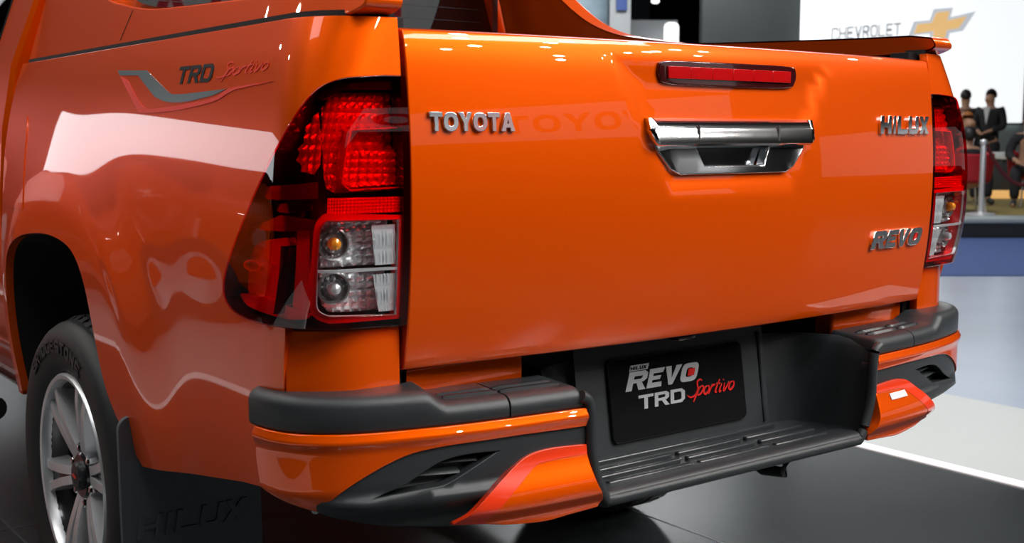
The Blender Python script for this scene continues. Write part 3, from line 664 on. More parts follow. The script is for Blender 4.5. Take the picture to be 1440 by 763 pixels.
# ------------------------------------------------------------------ wheels
def make_wheel():
    w = empty('wheel', (0, 0, 0), 0, T)
    tp = [(.243, .03), (.247, .014), (.262, .004), (.285, -.003), (.315, -.006), (.338, -.001), (.352, .010), (.362, .026), (.366, .045), (.366, .13)]
    tp = tp+[(r, .26-h) for r, h in tp[::-1][1:]]
    tire = lathe('tire', tp, 'rubber', w, 96, 'X')
    bm = bmesh.new()
    N = 58
    for i in range(N):
        a = i*2*math.pi/N
        for (h0, h1, r0, r1, sh, wd) in ((.010, .055, .349, .3735, 0, .62), (.064, .122, .360, .3745, .5, .70), (.138, .196, .360, .3745, 0, .70), (.205, .250, .349, .3735, .5, .62)):
            a0 = a+sh*2*math.pi/N; da = wd*math.pi/N
            vs = []
            for h, rr_ in ((h0, r0 if h0 < .05 else r1), (h1, r1 if h1 < .23 else r0)):
                for aa in (a0-da, a0+da):
                    for r_ in (rr_, .352 if rr_ > .352 else .345): vs.append(bm.verts.new((h, r_*math.cos(aa), r_*math.sin(aa))))
            if h0 < .05: mid = None
            for f_ in ((0, 2, 6, 4), (0, 4, 5, 1), (2, 3, 7, 6), (0, 1, 3, 2), (4, 6, 7, 5)): bm.faces.new([vs[k] for k in f_])
    bobj('tread', bm, 'rubber', tire)
    sx = Spl([q[0] for q in tp[:9]], [q[1] for q in tp[:9]])
    def tyre_S(u, v, off=0.):
        a = u/.31; return (sx(v)-off, v*math.cos(a), v*math.sin(a))
    word('BRIDGESTONE', tyre_S, (.31*R(28), .293), (.032, .030), 'rubber_letter', tire, g=glyphs(.26, .8), gapw=.18, off=.0025, thick=.0025, name='tire_letter')
    lathe('rim_lip', [(.245, .03), (.243, .012), (.238, .006), (.229, .008), (.224, .016), (.222, .03)], 'silver', w, 96, 'X')
    lathe('rim_barrel', [(.223, .026), (.217, .05), (.212, .12), (.205, .20), (.12, .21), (.12, .10), (.02, .095)], 'wheelblack', w, 72, 'X')
    for k in range(6):
        a = R(90+k*60)
        e = Vector((0, math.cos(a), math.sin(a))); t = Vector((0, -math.sin(a), math.cos(a)))
        P = lambda r, q, h: e*r+t*q+Vector((h, 0, 0))
        # two machined arms with a black web between them
        for s_ in (-1, 1):
            rings = []
            for r_, q0, q1, h in ((.035, .000, .021, .040), (.08, .001, .022, .030), (.13, .005, .026, .022), (.18, .012, .032, .017), (.226, .020, .041, .018)):
                rings.append([P(r_, s_*q0, h), P(r_, s_*q1, h), P(r_, s_*(q1+.004), h+.05), P(r_, s_*q0, h+.05)])
            loft('spoke', rings, 'silver', w, ang=15)
        rings = [[P(r_, -q, h+.012), P(r_, q, h+.012), P(r_, q+.012, h+.05), P(r_, -q-.012, h+.05)] for r_, q, h in ((.04, .012, .040), (.13, .016, .022), (.224, .026, .018))]
        loft('spoke_web', rings, 'wheelblack', w, ang=20)
    lathe('hub', [(.060, .055), (.058, .036), (.050, .030), (.034, .030)], 'wheelblack', w, 40, 'X')
    lathe('hub_cap', [(.034, .034), (.033, .022), (.029, .018), (.0005, .016)], 'plastic_smooth', w, 40, 'X')
    mesh('cap_mark', [(.0155, .018, -.004), (.0155, .004, .007), (.0155, -.018, .007), (.0155, -.004, -.004)], [(0, 1, 2, 3)], 'plate_red', w)
    for k in range(6):
        a = R(60+k*60); y, z = .066*math.cos(a), .066*math.sin(a)
        lathe('lug_nut', [(.011, .06), (.011, .035), (.008, .030), (.0005, .029)], 'chrome', w, 6, 'X', (0, y, z))
    return w
def copy_tree(o, parent):
    c = o.copy(); COL.objects.link(c); c.parent = parent
    for ch in o.children: copy_tree(ch, c)
    return c
wh = make_wheel(); kids = list(wh.children)
w2 = copy_tree(wh, T); w3 = copy_tree(wh, T); w4 = copy_tree(wh, T)
for o, x, y, rz, tw in ((wh, -.885, 1.17, 0, 18), (w2, .885, 1.17, math.pi, 0), (w3, -.885, 4.255, 0, 40), (w4, .885, 4.255, math.pi, 10)):
    o.location = (x, y, .375); o.rotation_euler = (R(tw), 0, rz)
# mud flap
for s_ in (-1, 1):
    fo = rrect(.605, .905, .245, .60, .025)
    mf = patch('mud_flap', lambda x, z, o=0.: (-x, .735-o+.02*(z-.5), z), fo, 'flap', T, step=.06, thick=.012, back=True, mirror=s_ > 0, rnd=.002)
    if s_ < 0:
        word('HILUX', lambda x, z, o=0.: (x, .735-o+.02*(z-.5), z), (-.880, .346), (.047, .046), 'flap', mf, g=glyphs(.22, .6), gapw=.13, off=.004, thick=.004, shear=.2)
# ------------------------------------------------------------------ cab and front body
def cab_ring(y, k=1., zt=1.80, w=1., zs=1.345):
    h = [(-.40, .46), (-.80, .46), (-.862, .54), (-.884, .75), (-.886, 1.0), (-.872, 1.18), (-.842, zs)]
    top = [(-.842+.17*(zt-zs)/.45, zt), (-.842+.24*(zt-zs)/.45, zt+.045*min(1, (zt-zs)/.4)), (0, zt+.06*min(1, (zt-zs)/.4))]
    L = [(x*w, z) for x, z in h+top]
    return [(x, y, z) for x, z in L]+[(-x, y, z) for x, z in L[::-1][1:]]
rings = [cab_ring(1.640, w=.985), cab_ring(1.650), cab_ring(2.2), cab_ring(3.05), cab_ring(3.4, zt=1.74), cab_ring(3.75, zt=1.52), cab_ring(4.0, zt=1.36, zs=1.30), cab_ring(4.5, zt=1.27, zs=1.20, w=1.02), cab_ring(4.95, zt=1.17, zs=1.10, w=.99), cab_ring(5.08, zt=1.00, zs=.95, w=.90)]
loft('cab', rings, 'paint', T, ang=32)
def cabside_S(y, z, off=0.): return (-(.842-.17*(z-1.345)/.455*1.0+off), y, z)
for mi in SIDES:
    for y0, y1 in ((1.86, 2.42), (2.50, 3.32)):
        yy = y1-.30 if y1 > 3 else y1
        patch('side_window', cabside_S, [(y0, 1.40), (y1, 1.39), (yy, 1.74), (y0+.04, 1.74)], 'glass', T, step=.1, off=.003, thick=.003, mirror=mi)
        patch('window_seal', cabside_S, grow([(y0, 1.40), (y1, 1.39), (yy, 1.74), (y0+.04, 1.74)], .014), 'plastic_smooth', T, step=.1, off=.0015, thick=.002, mirror=mi)
    sg = -1 if mi else 1
    tube('side_step', [(-.90*sg, 1.72, .44), (-.93*sg, 1.80, .43), (-.93*sg, 3.55, .43), (-.90*sg, 3.62, .44)], [.03, .045, .045, .03], 'plastic_smooth', T, 14)
def rear_S(x, z, off=0.): return (x, 1.639-off, z)
patch('window_seal', rear_S, rrect(-.70, .70, 1.30, 1.76, .07), 'plastic_smooth', T, step=.2, off=.002, thick=.004)
rw = patch('rear_window', rear_S, rrect(-.675, .675, 1.33, 1.735, .06), 'glass', T, step=.2, off=.006, thick=.003)
for k in range(9): box('defroster_line', (0, 1.631, 1.37+k*.04), (1.25, .001, .0012), 'steel', rw, bev=0)
# ================================================================== THE HALL
M['hallfloor'] = mat('dark_hall_floor', (.030, .032, .036), .22, var=(.6, .10))
M['aisle'] = mat('grey_aisle_floor', (.44, .51, .62), .25, var=(.6, .08))
M['platform'] = mat('black_gloss_platform', (.030, .036, .039), .20, var=(1.3, .25))
M['lightfloor'] = mat('pale_grey_floor_panel', (.56, .60, .60), .3, var=(1.1, .04))
M['whiteline'] = mat('white_edge_strip', (.85, .86, .88), .4, emit=((1, 1, 1), .35))
M['seam'] = mat('floor_seam', (.10, .105, .11), .5)
M['bluecarpet'] = mat('blue_carpet', (.055, .095, .25), .9, var=(30, .15))
M['stageside'] = mat('stage_riser', (.025, .027, .03), .6)
M['stagetrim'] = mat('stage_trim', (.36, .40, .40), .4)
M['stagetop'] = mat('olive_stage_carpet', (.26, .20, .06), .8, var=(8, .2))
M['greywall'] = mat('grey_booth_wall', (.040, .047, .050), .6, var=(.8, .12))
M['litwall'] = mat('grey_wall_lit_tone', (.19, .23, .24), .6)  # same grey wall, its lighting put into a lighter colour
M['darkhall'] = mat('dark_hall_wall', (.012, .014, .022), .8)
M['ceil'] = mat('dark_ceiling', (.012, .012, .014), .9)
M['screen'] = mat('led_screen_white', (.8, .8, .8), .4, emit=((.93, .97, 1), .93))
M['logogold'] = mat('logo_gold', (.3, .2, .08), .4, emit=((.95, .60, .25), .75))
M['logosilver'] = mat('logo_silver', (.3, .3, .3), .4, emit=((.60, .65, .72), .72))
M['logotext'] = mat('logo_grey', (.2, .2, .2), .4, emit=((.30, .33, .38), .55))
M['lightbox'] = mat('white_light_box', (.8, .8, .8), .4, emit=((.90, .96, 1), 2.6))
M['signwhite'] = mat('sign_white', (.8, .8, .8), .4, emit=((1, 1, 1), .38))
M['wallglow'] = mat('white_wall_glow', (.8, .8, .8), .5, emit=((1, 1, 1), .28))  # emission stands in for light falling on the panel
M['signred'] = mat('sign_red', (.7, .01, .02), .4, emit=((.9, .02, .04), .5))
M['whitepanel'] = mat('white_panel', (.70, .73, .74), .5)
M['bluepanel'] = mat('blue_banner', (.08, .14, .42), .5)
M['poster'] = mat('pale_blue_poster', (.45, .62, .80), .5, var=(1.2, .4))
M['column'] = mat('pale_column', (.50, .53, .55), .6)
M['suit'] = mat('black_suit', (.012, .012, .016), .8); M['shirt'] = mat('white_shirt', (.7, .72, .75), .8)
M['skin'] = mat('skin', (.50, .27, .17), .5); M['hair'] = mat('black_hair', (.010, .009, .010), .5); M['hairbrown'] = mat('brown_hair', (.42, .15, .04), .5)
M['redchair'] = mat('red_upholstery', (.42, .008, .015), .6); M['rope'] = mat('burgundy_rope', (.10, .008, .012), .7)
M['goldtrim'] = mat('gold_scarf', (.5, .36, .05), .6)
M['lampon'] = mat('lit_lens', (.9, .9, .9), .3, emit=((1, .97, .92), 60)); M['globe'] = mat('lit_globe', (.9, .9, .9), .3, emit=((1, 1, 1), 1.6))
M['warm'] = mat('warm_painted_glow', (.5, .3, .1), .5, emit=((1, .55, .18), .6))  # warm light on the stage floor, put in as a glowing colour
FH = Vector((math.cos(R(YAW)), math.sin(R(YAW)), 0)); RH = Vector((math.sin(R(YAW)), -math.cos(R(YAW)), 0)); BZ = R(YAW-90)
def bg(lat, D, z): return Vector((CAM.x, CAM.y, 0))+FH*D+RH*lat+Vector((0, 0, z))
def lat(px, D): return (px-720)/1699*D
def hz(py, D): return 1.165-(py-190)/1699*D
def bgbox(name, l0, l1, d0, d1, z0, z1, m, parent=None, bev=.01):
    """a box of the far booth, square to the booth's own front line"""
    bm = bmesh.new(); add_box(bm, (0, 0, 0), (l1-l0, d1-d0, z1-z0), bev)
    o = bobj(name, bm, m, None); c = bg((l0+l1)/2, (d0+d1)/2, (z0+z1)/2); o.location = c; o.rotation_euler = (0, 0, BZ)
    if parent is not None:
        o.parent = parent; o.matrix_parent_inverse = Matrix.Translation(parent.location).inverted() if not parent.rotation_euler.z else (Matrix.Translation(parent.location) @ Matrix.Rotation(parent.rotation_euler.z, 4, 'Z')).inverted()
    return o
def st(o, **k):
    o['kind'] = 'structure'; return o
st(box('floor', (8, 8, -.06), (80, 80, .1), 'hallfloor', bev=0))
pf = st(box('floor_platform', (0, 2.0, -.02), (4.0, 14, .04), 'platform', bev=0))
box('floor_seam', (.80, 2.0, .0004), (.006, 14, .001), 'seam', pf, bev=0); box('floor_seam', (-.8, 2.0, .0004), (.006, 14, .001), 'seam', pf, bev=0)
for y in (-3.5, -.9, 1.7, 4.3): box('floor_seam', (0, y+.35, .0004), (4, .005, .001), 'seam', pf, bev=0)
for s_ in (-1, 1):
    st(box('trim_1', (s_*2.03, 4.0, -.018), (.06, 10, .046), 'whiteline', bev=.002))
    st(box('floor_panel', (s_*2.58, 4.0, -.022), (1.04, 10, .04), 'lightfloor', bev=0))
st(box('floor_aisle', (9.1, 6.5, -.03), (12, 13, .05), 'aisle', bev=0))
# far stage
D0 = 13.6
st(bgbox('floor_carpet', 3.0, 22, 9.95, D0, -.012, .004, 'bluecarpet', bev=0))
sg_ = st(bgbox('stage', -2, 22, D0, 27, -.01, .20, 'stageside'))
st(bgbox('trim_2', -2, 22, D0-.03, D0+.55, .17, .225, 'stagetrim'))
st(bgbox('floor_stage', -2, 22, D0+.55, 27, .19, .222, 'stagetop', bev=0))
st(bgbox('wall_screen', lat(984, 26.3), 22, 26.2, 26.6, 0, 8, 'greywall'))
st(bgbox('wall_lit_tone', lat(1100, 26.1), 22, 26.0, 26.2, .2, hz(176, 26.1), 'litwall'))  # lit lower part of the screen wall, painted as a lighter slab
st(bgbox('wall_back', -34, lat(990, 27), 38, 38.3, 0, 9, 'darkhall'))
st(box('ceiling', (8, 8, 9.05), (80, 80, .1), 'ceil', bev=0))
st(box('wall_left', (-31, 8, 4.5), (.2, 80, 9), 'darkhall', bev=0)); st(box('wall_right', (47, 8, 4.5), (.2, 80, 9), 'darkhall', bev=0))
st(box('wall_front', (8, 47, 4.5), (80, .2, 9), 'darkhall', bev=0)); st(box('wall_behind', (8, -31, 4.5), (80, .2, 9), 'darkhall', bev=0))
# LED screen with the booth's name and cross-shaped emblem
DS = 26.0
scr = bgbox('led_screen', lat(1121, DS), lat(1433, DS), DS-.15, DS, hz(173, DS), hz(-60, DS), 'screen', bev=.02)
tag(scr, 'large white video screen with gold cross emblem on the grey stage wall', 'screen')
def scr_S(px, py, off=0.): return tuple(bg(lat(px, DS-.16), DS-.152-off, hz(py, DS-.16)))
def on(parent, fn, *a, **k):
    before = set(bpy.data.objects); fn(*a, **k)
    inv = (Matrix.Translation(parent.location) @ Matrix.Rotation(parent.rotation_euler.z, 4, 'Z')).inverted()
    for o in set(bpy.data.objects)-before:
        if o.parent is None or o.parent == parent: o.parent = parent; o.matrix_parent_inverse = inv
EM = [(1272, 53), (1279, 33), (1301, 31), (1306, 16), (1333, 14), (1330, 27), (1365, 19), (1348, 46), (1330, 49), (1327, 62), (1300, 65), (1302, 50)]
EI = [(1280, 50), (1284, 37), (1304, 35), (1310, 21), (1328, 19), (1325, 32), (1352, 26), (1342, 42), (1325, 45), (1323, 56), (1306, 58), (1307, 46)]
on(scr, patch, 'emblem_rim', scr_S, EM, 'logosilver', None, step=200, off=.01, thick=.01)
on(scr, patch, 'emblem_core', scr_S, EI, 'logogold', None, step=200, off=.03, thick=.01)
on(scr, word, 'CHEVROLET', scr_S, (1165, 59), (9.3, -17), 'logotext', None, g=glyphs(.16, .5), gapw=.17, off=.01, thick=.01, step=200, rise=-.075)
# pillars, posters and lights of the hall beyond the bed
cl = st(bgbox('column', lat(854, 30), lat(883, 30), 29.6, 30, 0, 9, 'column'))
bn = bgbox('banner', lat(865, 29.5), lat(880, 29.5), 29.48, 29.56, hz(18, 29.5), 6.5, 'bluepanel'); tag(bn, 'narrow blue banner hanging on the pale column', 'banner')
po = bgbox('poster_panel', lat(800, 31), lat(853, 31), 30.9, 31, 1.0, 6.5, 'poster'); tag(po, 'pale blue and white poster panel beside the column', 'poster')
fb = bgbox('booth_fascia', lat(880, 34), lat(948, 34), 33.6, 34, 0, hz(33, 34), 'column'); tag(fb, 'grey booth fascia far away beyond the truck bed', 'sign')
wb = bgbox('light_box', lat(931, 33), lat(951, 33), 32.7, 33, 0, hz(35, 33), 'globe', bev=.12); tag(wb, 'small glowing white light box beside the grey fascia', 'light box')
for px, py in ((919, 12), (964, 0)):
    e = empty('pendant_lamp', bg(lat(px, 32), 32, hz(py, 32)+.2)); tag(e, 'glowing white pendant lamp hanging in the dark hall', 'lamp', 'pendant lamps in the dark hall')
    lathe('shade', [(.001, .16), (.05, .15), (.07, .04), (.10, -.02), (.11, -.09), (.07, -.13), (.001, -.14)], 'globe', e, 20)
    lathe('cable', [(.008, 5), (.008, .1)], 'steel', e, 6)
bw = bgbox('booth_wall', -11.5, lat(30, 14), 13.8, 14, 0, 6.4, 'whitepanel'); tag(bw, 'pale booth wall beyond the cab of the truck', 'wall panel')
# counter with white top and black skirt
ct = empty('counter', bg(lat(1470, 18.6), 18.6, .222), BZ); tag(ct, 'black-skirted counter with white top below the video screen', 'counter')
wd = lat(1560, 18.6)-lat(1396, 18.6); cx = (lat(1396, 18.6)+lat(1560, 18.6))/2-lat(1470, 18.6)
box('skirt', (cx, 0, .29), (wd-.05, .7, .58), 'stageside', ct, bev=.01); box('counter_top', (cx, 0, .63), (wd, .8, .10), 'whitepanel', ct, bev=.01)
fs = bgbox('painted_glow', lat(1392, 18.0), lat(1520, 18), 17.95, 18.1, .222, .34, 'warm'); tag(fs, 'glowing strip in place of warm-lit floor at the foot of the counter', 'painted glow')  # lit patch of floor drawn as a glowing strip, no lamp there
# stanchions and rope
def stanchion(px, D):
    e = empty('stanchion', bg(lat(px, D), D, .225), BZ)
    lathe('base', [(.001, .0), (.17, .0), (.17, .012), (.15, .025), (.04, .035), (.035, .05)], 'silver', e, 32)
    lathe('post', [(.033, .03), (.033, .82), (.03, .83)], 'silver', e, 24)
    lathe('finial', [(.03, .825), (.042, .835), (.042, .87), (.03, .885), (.001, .89)], 'silver', e, 24)
    return e
tag(stanchion(1384, 14.2), 'silver stanchion post holding a burgundy rope at the stage edge', 'stanchion')
tag(stanchion(1500, 14.2), 'silver stanchion post at the far end of the burgundy rope', 'stanchion')
p0, p1 = bg(lat(1384, 14.2)+.04, 14.2, 1.04), bg(lat(1500, 14.2)-.04, 14.2, 1.04)
rp = tube('rope', [p0.lerp(p1, t/14)-Vector((0, 0, .46*(1-(2*t/14-1)**2))) for t in range(15)], .022, 'rope', None, 10); tag(rp, 'burgundy barrier rope hanging between the stanchions', 'rope')
# chair
def chair(px, D, rz, label):
    e = empty('chair', bg(lat(px, D), D, .222), BZ+rz); tag(e, label, 'chair')
    rings = []
    for i in range(13):
        a = R(-200+i*220/12-0); c, s = math.cos(a), math.sin(a)
        top = .72+.02*s
        rings.append([(.25*c, .25*s, .40), (.27*c, .27*s, .55), (.28*c, .28*s, top), (.25*c, .25*s, top+.015), (.22*c, .22*s, top-.01), (.21*c, .21*s, .42)])
    loft('backrest', rings, 'redchair', e)
    lathe('seat', [(.001, .46), (.20, .46), (.235, .43), (.235, .38), (.20, .36), (.001, .36)], 'redchair', e, 28)
    for a in (45, 135, 225, 315):
        c, s = math.cos(R(a)), math.sin(R(a)); tube('leg', [(.16*c, .16*s, .37), (.22*c, .22*s, .0)], .012, 'silver', e, 8)
    return e
chair(1366, 14.75, 0, 'red upholstered tub chair with thin metal legs behind the stanchion')
# people
def skinmesh(name, V, E, rad, m, parent, root=0, sub=1):
    me = bpy.data.meshes.new(name); me.from_pydata(V, E, []); o = link(name, me, m, parent)
    sm = o.modifiers.new('skin', 'SKIN'); sm.use_smooth_shade = True
    for i, r_ in enumerate(rad): me.skin_vertices[0].data[i].radius = (r_, r_) if not isinstance(r_, tuple) else r_
    for i in range(len(V)): me.skin_vertices[0].data[i].use_root = (i == root)
    s = o.modifiers.new('sub', 'SUBSURF'); s.levels = sub; s.render_levels = sub
    return o
def person(loc, rz, J, label, hair='hair', shirt=True, long_hair=False, group=None):
    e = empty('person', loc, rz); tag(e, label, 'person', group)
    V, E, rad, ix = [], [], [], {}
    def add(k, r_, p=None):
        ix[k] = len(V); V.append(J[k]); rad.append(r_)
        if p: E.append((ix[p], ix[k]))
    add('pelvis', (.13, .10)); add('waist', (.12, .09), 'pelvis'); add('chest', (.15, .10), 'waist'); add('neck', .055, 'chest'); add('jaw', (.085, .092), 'neck'); add('skull', (.105, .118), 'jaw'); add('crown', .075, 'skull')
    n = Vector(J['jaw'])+Vector(J.get('face', (0, .1, 0))); J['nose'] = tuple(n+Vector((0, 0, .03))); add('nose', .016, 'skull')
    for s in 'LR':
        add('sh'+s, .055, 'chest'); add('el'+s, .042, 'sh'+s); add('wr'+s, .028, 'el'+s)
        d = (Vector(J['wr'+s])-Vector(J['el'+s])).normalized(); side = d.cross(Vector((0, 0, 1))); side = side.normalized() if side.length > .1 else Vector((1, 0, 0))
        J['pa'+s] = tuple(Vector(J['wr'+s])+d*.07); add('pa'+s, (.036, .018), 'wr'+s)
        for q in range(4):
            k = 'f%d%s' % (q, s); J[k] = tuple(Vector(J['pa'+s])+d*(.075+.008*(q in (1, 2)))+side*(.021*(q-1.5))+Vector((0, 0, -.012))); add(k, .008, 'pa'+s)
        J['th'+s] = tuple(Vector(J['wr'+s])+d*.07+side*.055); add('th'+s, .009, 'wr'+s)
        add('hi'+s, .085, 'pelvis'); add('kn'+s, .058, 'hi'+s); add('an'+s, .038, 'kn'+s); add('to'+s, .032, 'an'+s)
    skinmesh('body', V, E, rad, 'skin', e)
    def sub_(name, chain, m, extra):
        v, ed, rr_, m_ = [], [], [], {}
        for k, r_, p in chain:
            m_[k] = len(v); v.append(J[k] if not isinstance(k, tuple) else k); rr_.append(r_)
            if p is not None: ed.append((m_[p], m_[k]))
        return skinmesh(name, v, ed, rr_, m, e)
    wl = {s: tuple(Vector(J['wr'+s]).lerp(Vector(J['el'+s]), .12)) for s in 'LR'}
    for s in 'LR': J['cuff'+s] = wl[s]
    J['collar'] = tuple(Vector(J['chest']).lerp(Vector(J['neck']), .45)); J['hem'] = tuple(Vector(J['pelvis'])-Vector((0, 0, .10)) if J['hiL'][2] > .7 else Vector(J['pelvis']))
    sub_('jacket', [('hem', (.19, .14), None), ('pelvis', (.175, .13), 'hem'), ('waist', (.165, .125), 'pelvis'), ('chest', (.19, .135), 'waist'), ('collar', (.10, .085), 'chest'), ('shL', .085, 'chest'), ('elL', .066, 'shL'), ('cuffL', .052, 'elL'), ('shR', .085, 'chest'), ('elR', .066, 'shR'), ('cuffR', .052, 'elR')], 'suit', 0)
    for s in 'LR':
        J['ankl'] = J['an'+s]
        sub_('trouser_leg', [('hi'+s, .115, None), ('kn'+s, .078, 'hi'+s), ('an'+s, .065, 'kn'+s)], 'suit', 0)
        sub_('shoe', [('an'+s, .045, None), ('to'+s, .042, 'an'+s)], 'stageside', 0)
    c = Vector(J['skull']); f = Vector(J.get('face', (0, .1, 0))).normalized()
    bm = bmesh.new(); bmesh.ops.create_uvsphere(bm, u_segments=18, v_segments=12, radius=1)
    bmesh.ops.delete(bm, geom=[v for v in bm.verts if v.co.normalized().dot(f) > .22 and v.co.z < .5], context='VERTS')
    for v in bm.verts:
        q = Vector((v.co.x*.092, v.co.y*.106, v.co.z*.112)); 
        fr = v.co.normalized().dot(f)
        if v.co.z < -.3 and not long_hair: q *= .8
        if v.co.z < -.2 and long_hair: q.z *= 2.2
        v.co = c+Vector((0, 0, .030))+q-f*.018
    bobj('hair', bm, hair, e)
    if shirt:
        ch = Vector(J['chest']); sx = Vector((f.y, -f.x, 0))
        P = [ch+f*.150+Vector((0, 0, .13))+sx*.055, ch+f*.150+Vector((0, 0, .13))-sx*.055, ch+f*.158-Vector((0, 0, .16))]
        Q = [p-f*.05 for p in P]
        mesh('shirt_front', P+Q, [(0, 1, 2), (3, 5, 4), (0, 3, 4, 1), (1, 4, 5, 2), (2, 5, 3, 0)], 'shirt', e)
    return e
def stand(h=1.0, arms='clasp'):
    J = {'pelvis': (0, 0, .93), 'waist': (0, 0, 1.10), 'chest': (0, -.01, 1.30), 'neck': (0, -.01, 1.46), 'jaw': (0, .015, 1.53), 'skull': (0, 0, 1.60), 'crown': (0, -.01, 1.66)}
    for s, g in (('L', -1), ('R', 1)):
        J.update({'sh'+s: (g*.19, -.01, 1.38), 'hi'+s: (g*.095, 0, .88), 'kn'+s: (g*.10, .01, .48), 'an'+s: (g*.10, -.02, .08), 'to'+s: (g*.11, .12, .035)})
        if arms == 'clasp': J.update({'el'+s: (g*.26, .02, 1.10), 'wr'+s: (g*.09, .22, 1.02)})
        else: J.update({'el'+s: (g*.25, -.02, 1.10), 'wr'+s: (g*.25, .06, .86)})
    return {k: tuple(c*h for c in v) for k, v in J.items()}
def sit(h=1.0, lean=.05):
    J = {'pelvis': (0, 0, .50), 'waist': (0, lean*.3, .66), 'chest': (0, lean, .86), 'neck': (0, lean*1.5, 1.01), 'jaw': (0, lean*1.9+.02, 1.08), 'skull': (0, lean*2, 1.15), 'crown': (0, lean*2, 1.21)}
    for s, g in (('L', -1), ('R', 1)):
        J.update({'sh'+s: (g*.18, lean, .93), 'hi'+s: (g*.10, .04, .47), 'kn'+s: (g*.11, .42, .47), 'an'+s: (g*.11, .42, .09), 'to'+s: (g*.11, .55, .035), 'el'+s: (g*.24, lean+.08, .68), 'wr'+s: (g*.12, lean+.32, .62)})
    return {k: tuple(c*h for c in v) for k, v in J.items()}
person(bg(lat(1391, 20.3), 20.3, .222), BZ+R(135), stand(.985), 'standing person in dark suit and pale shirt with hands clasped before the screen')
person(bg(lat(1356, 20.8), 20.8, .222), BZ+R(-20), stand(.99, 'down'), 'standing person in dark suit seen from behind beside the tail lamp', shirt=False)
person(bg(lat(1353, 16.6), 16.6, .222), BZ+R(200), sit(.98), 'seated person with brown hair and pale collar near the red chair', hair='hairbrown')
person(bg(lat(1367, 14.75), 14.75, .215), BZ+R(12), sit(.80, .06), 'seated person in black with dark hair on the red chair', shirt=False)
person(bg(lat(1449, 16.0), 16.0, .222), BZ+R(150), sit(1.0), 'seated person in black at the end of the counter', shirt=True)
chair(1449, 16.05, math.pi, 'red tub chair under the seated person at the counter end')
chair(1353, 16.65, math.pi, 'red tub chair under the brown-haired seated person')
# ------------------------------------------------------------------ lit booth signs and an added glowing panel round the truck (they show in its paint and glass)
def panel(name, loc, face, size, m, label, cat, z0):
    e = empty(name, (loc[0], loc[1], 0), math.atan2(face[1], face[0])+math.pi/2); tag(e, label, cat)
    box('panel', (0, .06, z0+size[1]/2), (size[0], .12, size[1]), m, e, bev=.02)
    for s_ in (-1, 1): tube('post', [(s_*size[0]*.45, .25, 0), (s_*size[0]*.45, .25, z0+size[1])], .05, 'steel', e, 12); box('bracket', (s_*size[0]*.45, .17, z0+size[1]*.5), (.08, .14, .08), 'steel', e)
    return e
sn = panel('brand_sign', (5.2, -9.2), (-.49, .87), (7.0, .85), 'signwhite', 'white booth sign on posts with large red letters behind the photographer', 'sign', 2.35)
word('TOYOTA', lambda u, v, o=0.: (u, -.002-o, v), (-1.75, 2.55), (.5, .44), 'signred', sn, g=glyphs(.24, .85), gapw=.12, off=.03, thick=.03, step=.5)
panel('reflection_panel', (11.5, -4.6), (-.92, .40), (5.0, 1.3), 'wallglow', 'glowing white panel on posts added right behind the truck for its reflection', 'display wall', .9)  # added out of view to give the chrome letters a bright reflection
panel('light_wall', (-4.6, 9.5), (.36, -.93), (3.2, 1.1), 'lightbox', 'wide white light panel on posts ahead of the truck', 'light panel', 1.55)
# ------------------------------------------------------------------ second orange show car ahead, seen in the paint of the truck's side
car = empty('show_car', (-3.25, 6.3, 0), R(-14)); tag(car, 'orange show car parked ahead on the left of the pickup', 'car')
def car_ring(y, zb, zs, zt, w, wt):
    L = [(-.3*w, zb), (-.80*w, zb), (-.90*w, zb+.12), (-.92*w, (zb+zs)/2+.05), (-.88*w, zs-.06), (-.80*w, zs), (-wt, zt-.05), (-wt*.85, zt), (0, zt+.03)]
    return [(x, y, z) for x, z in L]+[(-x, y, z) for x, z in L[::-1][1:]]
loft('body', [car_ring(-2.15, .32, .72, .76, .86, .55), car_ring(-2.08, .24, .82, .88, .95, .6), car_ring(-1.6, .22, .94, 1.0, 1, .66), car_ring(-.95, .22, .98, 1.06, 1, .68), car_ring(-.2, .22, 1.0, 1.48, 1, .62), car_ring(.2, .22, 1.0, 1.56, 1, .60), car_ring(1.2, .22, 1.02, 1.54, 1, .60), car_ring(1.9, .26, 1.04, 1.35, .98, .60), car_ring(2.15, .36, .95, 1.02, .90, .6)], 'paint', car, ang=32)
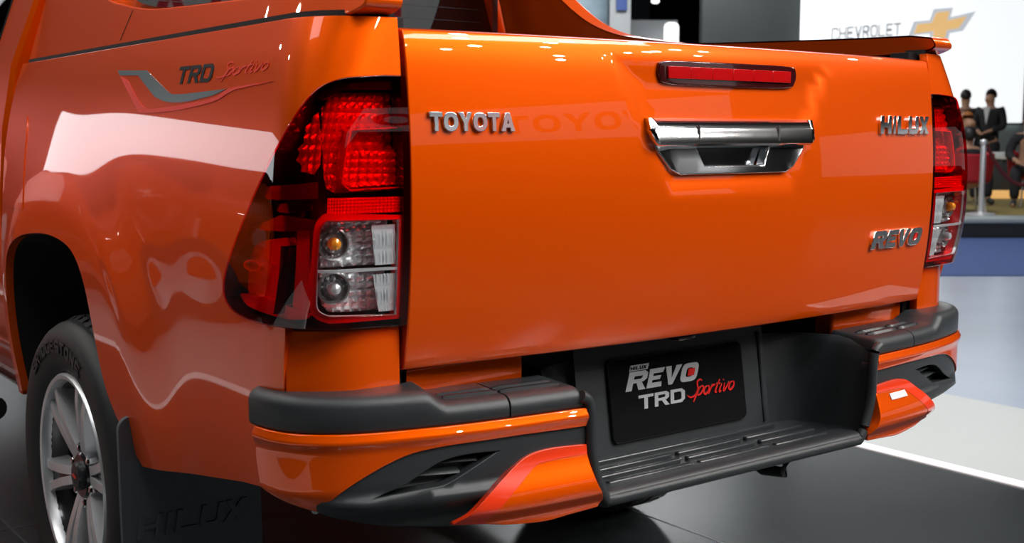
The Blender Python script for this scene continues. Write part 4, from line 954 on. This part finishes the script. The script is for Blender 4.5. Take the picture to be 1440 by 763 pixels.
mesh('windscreen', [(-.62, -.93, 1.075), (.62, -.93, 1.075), (.56, -.22, 1.50), (-.56, -.22, 1.50)], [(0, 1, 2, 3)], 'plate', car)
box('grille', (0, -2.15, .55), (.9, .06, .20), 'plate', car, bev=.03)
for s_ in (-1, 1):
    box('headlamp', (s_*.62, -2.09, .70), (.34, .12, .12), 'chrome', car, bev=.04)
    for y in (-1.35, 1.35):
        lathe('tire', [(.20, -.10), (.31, -.11), (.335, -.07), (.335, .07), (.31, .11), (.20, .10)], 'rubber', car, 36, 'X', (s_*.82, y, .335))
        lathe('rim', [(.21, -.09), (.20, -.10), (.05, -.06), (.001, -.06)] if s_ < 0 else [(.21, .09), (.20, .10), (.05, .06), (.001, .06)], 'silver', car, 36, 'X', (s_*.82, y, .335))
# ------------------------------------------------------------------ spotlights under the roof
def make_spot():
    e = empty('spotlight', (0, 0, 0))
    lathe('can', [(.001, .30), (.07, .30), (.10, .26), (.105, .0), (.095, -.005), (.09, .02)], 'steel', e, 20)
    lathe('lens', [(.001, .0), (.094, .0)], 'lampon', e, 20)
    tube('yoke', [(-.12, 0, .14), (-.12, 0, .38), (0, 0, .42), (.12, 0, .38), (.12, 0, .14)], .010, 'steel', e, 6)
    return e
sp0 = make_spot()
for i, (x, y) in enumerate(SPOTS):
    o = sp0
    if i:
        o = sp0.copy(); COL.objects.link(o)
        for ch in sp0.children: c = ch.copy(); COL.objects.link(c); c.parent = o
    tag(o, 'black can spotlight with lit lens hanging from the lighting rig', 'spotlight', 'spotlights of the lighting rig')
    o.location = (x, y, SPOT_Z+.35*math.sin(i*2.3))
    d = (Vector((0, .6, .9))-o.location).normalized()
    o.rotation_euler = (-d).to_track_quat('Z', 'Y').to_euler()
    l = bpy.data.lights.new('spot_beam', 'SPOT'); l.energy = 115 if x > -2 else 26; l.spot_size = R(75); l.spot_blend = .6; l.shadow_soft_size = .07; l.color = (1, .96, .91)
    lo = bpy.data.objects.new('spot_beam', l); COL.objects.link(lo); lo.location = o.location+d*.05; lo.rotation_euler = o.rotation_euler
